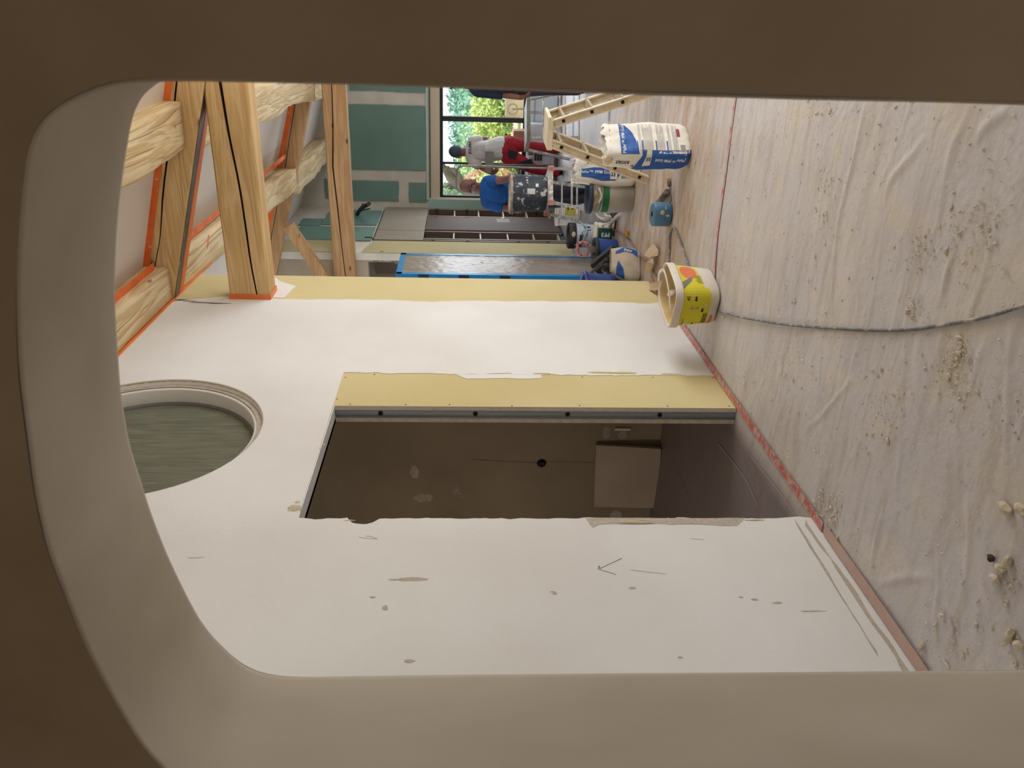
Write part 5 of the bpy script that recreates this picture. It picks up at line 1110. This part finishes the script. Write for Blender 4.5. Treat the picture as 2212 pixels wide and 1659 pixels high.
SKIN = mat('skin', (126, 86, 80), (114, 78, 72), scale=8, rough=.6); SKIND = mat('shaded_skin', (128, 84, 72), (116, 76, 66), scale=8, rough=.6)
WSHIRT = mat('white_tshirt', (196, 192, 188), (182, 178, 174), scale=9, rough=.9, bump=.4, bscale=9); BSHIRT = mat('blue_tshirt', (24, 84, 154), (20, 72, 138), scale=6, rough=.85, bump=.4, bscale=8)
REDT = mat('red_trousers', (150, 28, 40), (134, 22, 34), scale=6, rough=.85, bump=.5, bscale=10); DTR = mat('dark_trousers', (52, 50, 60), (44, 42, 52), scale=6, rough=.85, bump=.4, bscale=10)
POCK = mat('black_pocket', (28, 28, 34), rough=.9); HAIR = mat('cropped_hair', (56, 64, 80), (70, 76, 92), scale=60, rough=.9); SHOE = mat('black_shoe', (30, 28, 28), rough=.7); EYEM = mat('eye_dark', (40, 28, 24), rough=.3)  # hair raised to blue grey, window flare haze mixed into its colour
def facebits(t, Mx, s=1.0, m_=EYEM):
    for q in (-1, 1):
        MB().ball(Mx @ Vector((q*.030*s, -.074*s, -.004*s)), .009*s, 2, (1.3, .8, .6)).build('eye', m_, t, world=False)
        mb = MB(); mb.tube([Mx @ Vector((q*x_*s, -.090*s+abs(x_-.03)*.3*s, (.016-abs(x_-.03)*.2)*s)) for x_ in (.012, .030, .048)], .004*s, 6); mb.build('eyebrow', HAIR, t)
    mb = MB(); mb.tube([Mx @ Vector((x_*s, -.0925*s+abs(x_)*.25*s, -.068*s)) for x_ in (-.022, -.01, .01, .022)], .0022*s, 6); mb.build('mouth_line', mat('lip', (96, 50, 48)), t)
# ---- man in white T-shirt and red trousers, seen from behind
# local frame: x to his right as seen in the picture (across), y away from the viewer, z up
g = onY(11.9, 1100, 330); ox, oy = g.x, 11.9
t = thing('person', 'person seen from behind in white printed T-shirt and red work trousers, holding a grey board', 'person', (ox, oy, 0), math.radians(14))
S1 = 1.0
def L(px, y, dy=0):      # pixel of the photograph -> local point on the person's own plane
    p = onY(oy, px, y); q = Vector((p.x-ox, 0, p.z)); return Vector((q.x/math.cos(math.radians(14)), dy, q.z))
nk = L(1006, 328); hd = L(987.5, 328)
m = MB(); Mx = head(m, hd+Vector((0, .0, -.0)), math.pi+.25, 0, 1.12)
limb(m, [hd+Vector((0, .01, -.05)), nk+Vector((0, .01, -.03))], [.066, .072])
Ls, Rs = L(1020, 349), L(1020, 304)
el, wr = L(1044, 362, -.02), L(1062, 374, -.16)
limb(m, [Ls, Ls.lerp(el, .5), el], [.056, .050, .044]); limb(m, [el, el.lerp(wr, .4)+Vector((0, -.01, 0)), wr], [.044, .040, .028])
er, wq = L(1050, 300, .10), L(1062, 310, .30)
limb(m, [Rs, er], [.052, .042]); limb(m, [er, wq], [.042, .028])
hand(m, wr, (.35, -.5, -.5), (.4, .6, .2), 1.0, .6, 1); hand(m, wq, (-.1, .9, -.2), (0, 0, -1), 1.0, .6, -1)
limb(m, [nk+Vector((0, 0, -.06)), L(1080, 325)], [.06, .09])
kL, fL = L(1150, 362, -.02), L(1203, 370, .0); kR, fR = L(1148, 316, .10), L(1192, 320, .22)
fL.z = .10; fR.z = .10
hL, hR = L(1100, 340), L(1100, 312)
limb(m, [hL, kL, fL], [.09, .06, .045]); limb(m, [hR, kR, fR], [.09, .06, .045])
remesh(m, 'body', SKIND, t, .0085)
m = MB(); bmesh.ops.create_icosphere(m.bm, subdivisions=3, radius=1)
for v in list(m.bm.verts): v.co = Mx @ Vector((v.co.x*.089, .014+v.co.y*.107, .020+v.co.z*.108))
bmesh.ops.delete(m.bm, geom=[v for v in m.bm.verts if (Mx.inverted() @ v.co).y < -.055 and (Mx.inverted() @ v.co).z < .06 or (Mx.inverted() @ v.co).z < -.066], context='VERTS')
m.build('hair', HAIR, t)
m = MB()
limb(m, [nk+Vector((0, 0, -.055)), L(1030, 327), L(1056, 326), L(1078, 322), L(1086, 322)], [.085, .120, .135, .150, .148])
for v in m.bm.verts: v.co.x = (v.co.x-L(1040, 326).x)*1.18+L(1040, 326).x; v.co.y *= .86
limb(m, [Rs+Vector((.0, 0, .0)), nk+Vector((0, 0, -.06)), Ls], [.066, .085, .066]); e_l = Ls.lerp(el, .48); limb(m, [Ls, e_l], [.070, .073]); limb(m, [Rs, Rs.lerp(er, .5)], [.068, .068])
sh = remesh(m, 'tshirt', WSHIRT, t, .009)
m = MB()
hem = L(1080, 322)
limb(m, [L(1078, 322), L(1098, 324)], [.148, .152])
for v in m.bm.verts: v.co.y *= .85
limb(m, [hL, L(1125, 350), kL, L(1180, 368), fL], [.135, .105, .080, .066, .072]); limb(m, [hR, L(1125, 314, .05), kR, fR], [.130, .098, .076, .072])
remesh(m, 'trousers', REDT, t, .009)
for f_, yw in ((fL, .2), (fR, -.1)):
    m = MB(); ellip(m, f_+Vector((.0, .06, -.055)), (.05, .13, .045)); m.build('shoe', SHOE, t)
m = MB(); m.box(-.115, .02, -.008, .0, -.05, .05, Matrix.Translation(L(1099, 333, -.150)) @ Matrix.Rotation(-1.3, 4, 'Y') @ Matrix.Rotation(0, 4, 'Z')); m.build('rear_pocket', POCK, t, bevel=.003)
m = MB(); m.box(-.12, .12, -.006, .006, -.05, .05, Matrix.Translation(L(1132, 355, -.115)) @ Matrix.Rotation(math.radians(72), 4, 'Y')); m.build('leg_pocket', POCK, t, bevel=.003)
for k, (w_, z_) in enumerate(((.19, 1046-18), (.0, 0))):
    if w_: pass
TXT = [('TEAM', .062, 1014), ('', .0, 0)]
bk_ = lambda x, z: Vector((x, -.142-.012*math.cos(x*8), z))
def backtext(body, size, px, m_, x=0, bold=.001):
    p = L(px, 321); c = Vector((p.x+x, 0, p.z))
    return text('shirt_print', body, size, Matrix.Identity(4), m_, t, fn=lambda a, b: Vector((c.x+a, -.108-.030*math.cos((c.x+a-L(1030, 326).x)*7)+.10*max(0, (c.z+b)-1.40), c.z+b)), bold=bold)
backtext('JDL,MA', .058, 1015, mat('navy_shirt_print', (48, 56, 78)), bold=.002)
for k, px in enumerate((1022, 1027, 1032, 1037, 1041, 1045)): backtext(['iiu lil uil', 'lin iul nil iu', 'uli nil iul', 'nil iuli lin', 'iul nii lui il', 'lii nul iil'][k], .026, px, mat('faint_shirt_print', (140, 132, 136)) if k < 2 else mat('navy_shirt_print', (48, 56, 78)), bold=.0)
m = MB(); a, b = L(1101, 292, .0), L(1104, 297, .0); m.ball(a+Vector((0, 0, .0)), .028, 2, (.6, .6, 1)); m.build('tape_measure', mat('yellow_plastic', (232, 188, 40)), t); m = MB(); m.ball(L(1094, 292), .018, 2, (.7, .7, 1)); m.build('holster', POCK, t)
bc = onY(oy-.22, 1057, 352); tag(MB().box(-.145, .165, -.02, .02, -.065, .065, Matrix.Translation(bc) @ Matrix.Rotation(math.radians(8), 4, 'Z')).build('grey_board', mat('grey_float', (128, 126, 122), (116, 114, 110), scale=6, rough=.8), bevel=.003), 'grey plasterer board held in the hand of the person in the white T-shirt', 'board')
# ---- bald man in blue T-shirt, facing the room, behind the tub
oy = 9.15; g = onY(oy, 1060, 420); ox = g.x
t = thing('person', 'bald person in blue T-shirt leaning over the black mortar tub', 'person', (ox, oy, 0), 0)
def L(px, y, dy=0):
    p = onY(oy, px, y); return Vector((p.x-ox, dy, p.z))
hd = L(1013, 399, -.06); nk = L(1040, 408, -.02)
m = MB(); Mx = head(m, hd, math.radians(38), math.radians(24), .98)
limb(m, [hd+Vector((-.02, .03, -.06)), nk+Vector((0, .02, -.04))], [.058, .066])
Ls, Rs = L(1052, 438, .02), L(1052, 391, -.02); el, wr = L(1092, 448, -.02), L(1112, 446, -.20); er, wq = L(1088, 382, -.18), L(1106, 369, -.34)
limb(m, [Ls, el], [.060, .046]); limb(m, [el, el.lerp(wr, .4), wr], [.046, .042, .030]); limb(m, [Rs, er], [.056, .044]); limb(m, [er, wq], [.044, .030])
hand(m, wr, (.3, -.8, -.4), (.2, 0, -1), 1.0, .6, 1); hand(m, wq, (.0, -.7, -.5), (-.5, 0, -.6), 1.0, .7, -1)
hL, hR = L(1150, 432, .06), L(1150, 402, .06); kL, kR = L(1206, 432, -.02), L(1206, 408, -.04); fL, fR = L(1262, 428, .04), L(1262, 402, .04); fL.z = fR.z = .09
limb(m, [nk+Vector((0, 0, -.06)), L(1100, 416, .02), L(1145, 417, .06)], [.06, .09, .09]); limb(m, [hL, kL, fL], [.09, .06, .045]); limb(m, [hR, kR, fR], [.09, .06, .045])
remesh(m, 'body', SKIN, t, .0075, 3); facebits(t, Mx, .98)
m = MB(); limb(m, [nk+Vector((0, .0, -.04)), L(1072, 413, 0), L(1110, 415, .03), L(1148, 417, .06)], [.085, .130, .138, .130])
for v in m.bm.verts: v.co.x = (v.co.x-L(1080, 414).x)*1.12+L(1080, 414).x
limb(m, [Rs, nk+Vector((0, 0, -.05)), Ls], [.068, .085, .070]); limb(m, [Ls, Ls.lerp(el, .62)], [.076, .082]); limb(m, [Rs, Rs.lerp(er, .45)], [.068, .070])
remesh(m, 'tshirt', BSHIRT, t, .009)
m = MB(); limb(m, [L(1146, 417, .06), L(1162, 417, .06)], [.135, .14]); limb(m, [hL, kL, fL], [.118, .088, .075]); limb(m, [hR, kR, fR], [.118, .088, .075]); remesh(m, 'trousers', DTR, t, .009)
for f_ in (fL, fR): m = MB(); ellip(m, f_+Vector((0, -.05, -.045)), (.05, .13, .045)); m.build('shoe', SHOE, t)
# ---- third man, almost hidden by the right side of the opening
oy = 10.2; ox = onY(oy, 1100, 181).x
t = thing('person', 'dark clothed person almost hidden by the edge of the opening, before the window', 'person', (ox, oy, 0), 0)
hd = L(985, 172); nk = L(1010, 175); m = MB(); Mx = head(m, hd, 1.2, .1, 1)
limb(m, [hd+Vector((0, 0, -.05)), nk], [.056, .064]); Ls, Rs = L(1030, 197), L(1030, 152); el, wr = L(1085, 204), L(1125, 209, -.12)
limb(m, [Ls, el], [.056, .046]); limb(m, [el, wr], [.046, .030]); hand(m, wr, (.2, -.7, -.6), (.5, 0, 0), 1, .5, 1); er, wq = L(1085, 146), L(1125, 150, -.1); limb(m, [Rs, er, wq], [.056, .046, .03]); hand(m, wq, (0, -.7, -.6), (-.5, 0, 0), 1, .5, -1)
hL, hR = L(1120, 190), L(1120, 160); kL, kR = L(1180, 190), L(1180, 160); fL, fR = L(1240, 192), L(1240, 158); fL.z = fR.z = .09
limb(m, [nk, L(1110, 176)], [.1, .13]); limb(m, [hL, kL, fL], [.09, .06, .045]); limb(m, [hR, kR, fR], [.09, .06, .045]); remesh(m, 'body', SKIND, t, .010); facebits(t, Mx)
m = MB(); limb(m, [nk+Vector((0, 0, -.05)), L(1060, 176), L(1118, 176)], [.09, .14, .14]); limb(m, [Rs, nk+Vector((0, 0, -.06)), Ls], [.07, .09, .07]); limb(m, [Ls, Ls.lerp(el, .9)], [.072, .066]); limb(m, [Rs, Rs.lerp(er, .6)], [.072, .068]); remesh(m, 'tshirt', mat('dark_navy_tshirt', (34, 44, 62), (28, 36, 52), scale=6, rough=.9), t, .010)
m = MB(); limb(m, [L(1116, 176), L(1130, 176)], [.14, .14]); limb(m, [hL, kL, fL], [.12, .09, .078]); limb(m, [hR, kR, fR], [.12, .09, .078]); remesh(m, 'trousers', DTR, t, .010)
for f_ in (fL, fR): m = MB(); ellip(m, f_+Vector((0, -.05, -.045)), (.05, .13, .045)); m.build('shoe', SHOE, t)
m = MB(); m.tube([Mx @ Vector((.078*math.cos(a), .012+.095*math.sin(a), .05)) for a in np.linspace(0, 6.28, 20, endpoint=False)], .02, 6, closed=True); m.ball(Mx @ Vector((0, .012, .05)), 1, 3, (.078, .094, .07)); m.build('hair', HAIR, t)

# ------------------------------------------------------------------ outside
GR = mat('dry_grass', (232, 222, 176), (206, 208, 150), scale=.8, rough=.95); st(MB().box(-30, 34, 13.1, 60, -.5, -.35).build('ground', GR))
st(box('terrace', -8, 12, 13.05, 17, -.4, -.12, mat('terrace_stone', (206, 196, 176), (190, 180, 160), scale=4, rough=.9)))
LEAFS = [mat('leaf_yellow_green', (204, 220, 146), (164, 192, 116), scale=.9, rough=.7), mat('leaf_olive', (176, 204, 172), (146, 182, 150), scale=.9, rough=.7), mat('leaf_dark', (136, 178, 156), (112, 158, 138), scale=.8, rough=.7), mat('leaf_pink', (236, 180, 174), (190, 214, 140), scale=2.5, rough=.7)]  # leaf tones washed out, bright outdoor haze mixed into them
BARK = mat('bark', (104, 100, 90), (80, 76, 66), scale=6, rough=.95, bump=.6)
def crown(parent, c, sc, n, size, m_, seed):
    r = np.random.default_rng(seed); v = r.normal(size=(n, 3)); v /= np.linalg.norm(v, axis=1)[:, None]; rad = (r.uniform(.2, 1.0, n)**.55)[:, None]
    lob = np.array([1+.35*noise.noise(Vector(q)*2.2+Vector((seed, 0, 0))) for q in v])[:, None]
    P_ = v*rad*lob*np.array(sc)+np.array(c); V = []; Fc = []
    a = r.normal(size=(n, 3)); a /= np.linalg.norm(a, axis=1)[:, None]; b = r.normal(size=(n, 3)); b -= a*(a*b).sum(1)[:, None]; b /= np.linalg.norm(b, axis=1)[:, None]
    s_ = size*r.uniform(.6, 1.4, n)[:, None]
    A = P_-a*s_; B_ = P_+b*s_*.38; Cc = P_+a*s_; D = P_-b*s_*.38
    V = np.stack([A, B_, Cc, D], 1).reshape(-1, 3); Fc = np.arange(n*4).reshape(n, 4)
    me = bpy.data.meshes.new('crown'); me.from_pydata(V.tolist(), [], Fc.tolist()); me.update(); return link('crown', me, m_, parent)
def tree(name, label, c, sc, n, size, m_, seed, trunk=True, group=None):
    t_ = thing(name, label, 'tree' if 'tree' in name else 'shrub', (c[0], c[1], -.4), 0, group); crown(t_, (0, 0, c[2]+.4), sc, n, size, m_, seed)
    mbc = MB(); mbc.ball((0, 0, c[2]+.4), 1, 3, (sc[0]*.72, sc[1]*.72, sc[2]*.72), jit=.25); mbc.build('inner_foliage', m_, t_)
    MB().tube([(0, 0, 0), (.05, 0, c[2]*.5+.2), (0, .05, c[2]+.4)], .12, 8, rr=[.16, .12, .05]).build('trunk', BARK, t_)
    return t_
def spot(px, y, Y): return onY(Y, px, y)
for i, (px, y, Y, hw, hh, lf, nm, lb) in enumerate((
    (1062, 250, 26, 1.15, .62, 0, 'broadleaf_shrub', 'bright yellow green shrub beyond the right window pane'),
    (1020, 245, 34, 2.3, 1.0, 2, 'round_tree', 'dark blue green tree top behind the bright shrub in the right pane'),
    (1050, 300, 32, 2.0, 1.0, 1, 'grey_green_tree', 'grey green tree between the window mullion and the white T-shirt'),
    (1062, 372, 24, .95, 1.0, 0, 'broadleaf_shrub', 'yellow green shrub seen between the two men'),
    (1035, 372, 33, 1.6, 1.1, 2, 'round_tree', 'dark tree top seen between the two men'),
    (1062, 398, 22, .55, .7, 3, 'flowering_shrub', 'pink flowering shrub above the blue T-shirt'),
    (1040, 432, 23, 1.0, 1.3, 1, 'grey_green_tree', 'grey green foliage behind the bald head'),
    (1092, 222, 26, .9, .28, 1, 'low_hedge', 'low grey green planting at the foot of the right pane'))):
    p = spot(px, y, Y); tree(nm, lb, p, (hw, hw*.7, hh), 5200, .085*Y/26, LEAFS[lf], i+3)
# olive tree with a leaning bare trunk
t = thing('olive_tree', 'old olive tree with a thick forked trunk behind the blue T-shirt', 'tree', tuple(spot(1110, 428, 18).to_2d())+(-.4,))
B0 = spot(1085, 436, 18); m = MB()
m.tube(spline([Vector((B0.x, 18, -.4)), spot(1060, 430, 18), spot(1020, 415, 18), spot(990, 398, 18), spot(975, 385, 18), spot(962, 362, 18)], 5), .12, 10, rr=list(np.linspace(.20, .09, 26)))
m.tube(spline([spot(1000, 402, 18), spot(985, 372, 18), spot(965, 366, 18), spot(950, 350, 18)], 5), .05, 8, rr=list(np.linspace(.09, .05, 16)))
m.tube(spline([spot(990, 398, 18), spot(965, 405, 18), spot(945, 415, 18)], 5), .05, 8, rr=list(np.linspace(.09, .05, 11)))
m.build('trunk', BARK, t, world=True)
off = Vector(t.location); q = spot(962, 426, 18)-off; crown(t, q, (.35, .3, .3), 500, .05, LEAFS[1], 40)
# hose ring and stone edge
t = thing('hose_reel', 'hose ring hanging on a post in the garden', 'hose', tuple(spot(1107, 236, 21)))
m = MB(); m.tube([(.13*math.cos(a), 0, .13*math.sin(a)) for a in np.linspace(0, 6.283, 28, endpoint=False)], .022, 8, closed=True); m.build('ring', mat('hose_grey', (120, 112, 100)), t)
MB().tube([(0, 0, .0), (.03, 0, -.6)], .02, 8).build('post', BARK, t)
pl = spot(1102, 230, 24); tag(box('stone_edging', pl.x-.3, pl.x+2.2, 24, 24.5, -.4, .22, mat('stone_edge', (170, 156, 134), (146, 132, 112), scale=3, rough=.9)), 'low stone edging wall at the far side of the dry grass', 'wall')

# ------------------------------------------------------------------ small pieces go under the part they sit on
UNDER = {'front_print': 'sack_body', 'side_print': 'sack_body', 'blue_rule': 'sack_body', 'blue_band': 'sack_body', 'white_square': 'sack_body', 'fine_print': 'sack_body', 'red_stamp': 'sack_body', 'icon_box': 'sack_body',
         'barcode_bar': 'yellow_label', 'label_print': 'yellow_label', 'brush_lettering': 'yellow_label', 'label_mark': 'yellow_label', 'orange_oval': 'yellow_label', 'orange_pill': 'bucket_body', 'grey_flash': 'yellow_label', 'white_spot': 'yellow_label', 'handle_grip': 'handle_wire',
         'shirt_print': 'tshirt', 'rear_pocket': 'trousers', 'leg_pocket': 'trousers', 'eye': 'body', 'eyebrow': 'body', 'mouth_line': 'body', 'tube_hollow': 'tube_end', 'paper_sticker': 'tub_body', 'hoop_brace': 'hand_hoop', 'band_print': 'green_band', 'latch': 'door', 'glue_patch': 'door', 'core_hole': 'wound_film', 'plaster_smear': 'wound_film'}
for o in list(bpy.data.objects):
    base = o.name.split('.')[0]
    if base in UNDER and o.parent is not None and o.parent.type == 'EMPTY':
        hosts = [c for c in o.parent.children if c.name.split('.')[0] == UNDER[base]]
        if hosts:
            if base == 'tube_hollow':
                hosts.sort(key=lambda c: (Vector(c.data.vertices[0].co)-Vector(o.data.vertices[0].co)).length)
            if base == 'label_print' and len(hosts) > 1: pass
            o.parent = hosts[0]
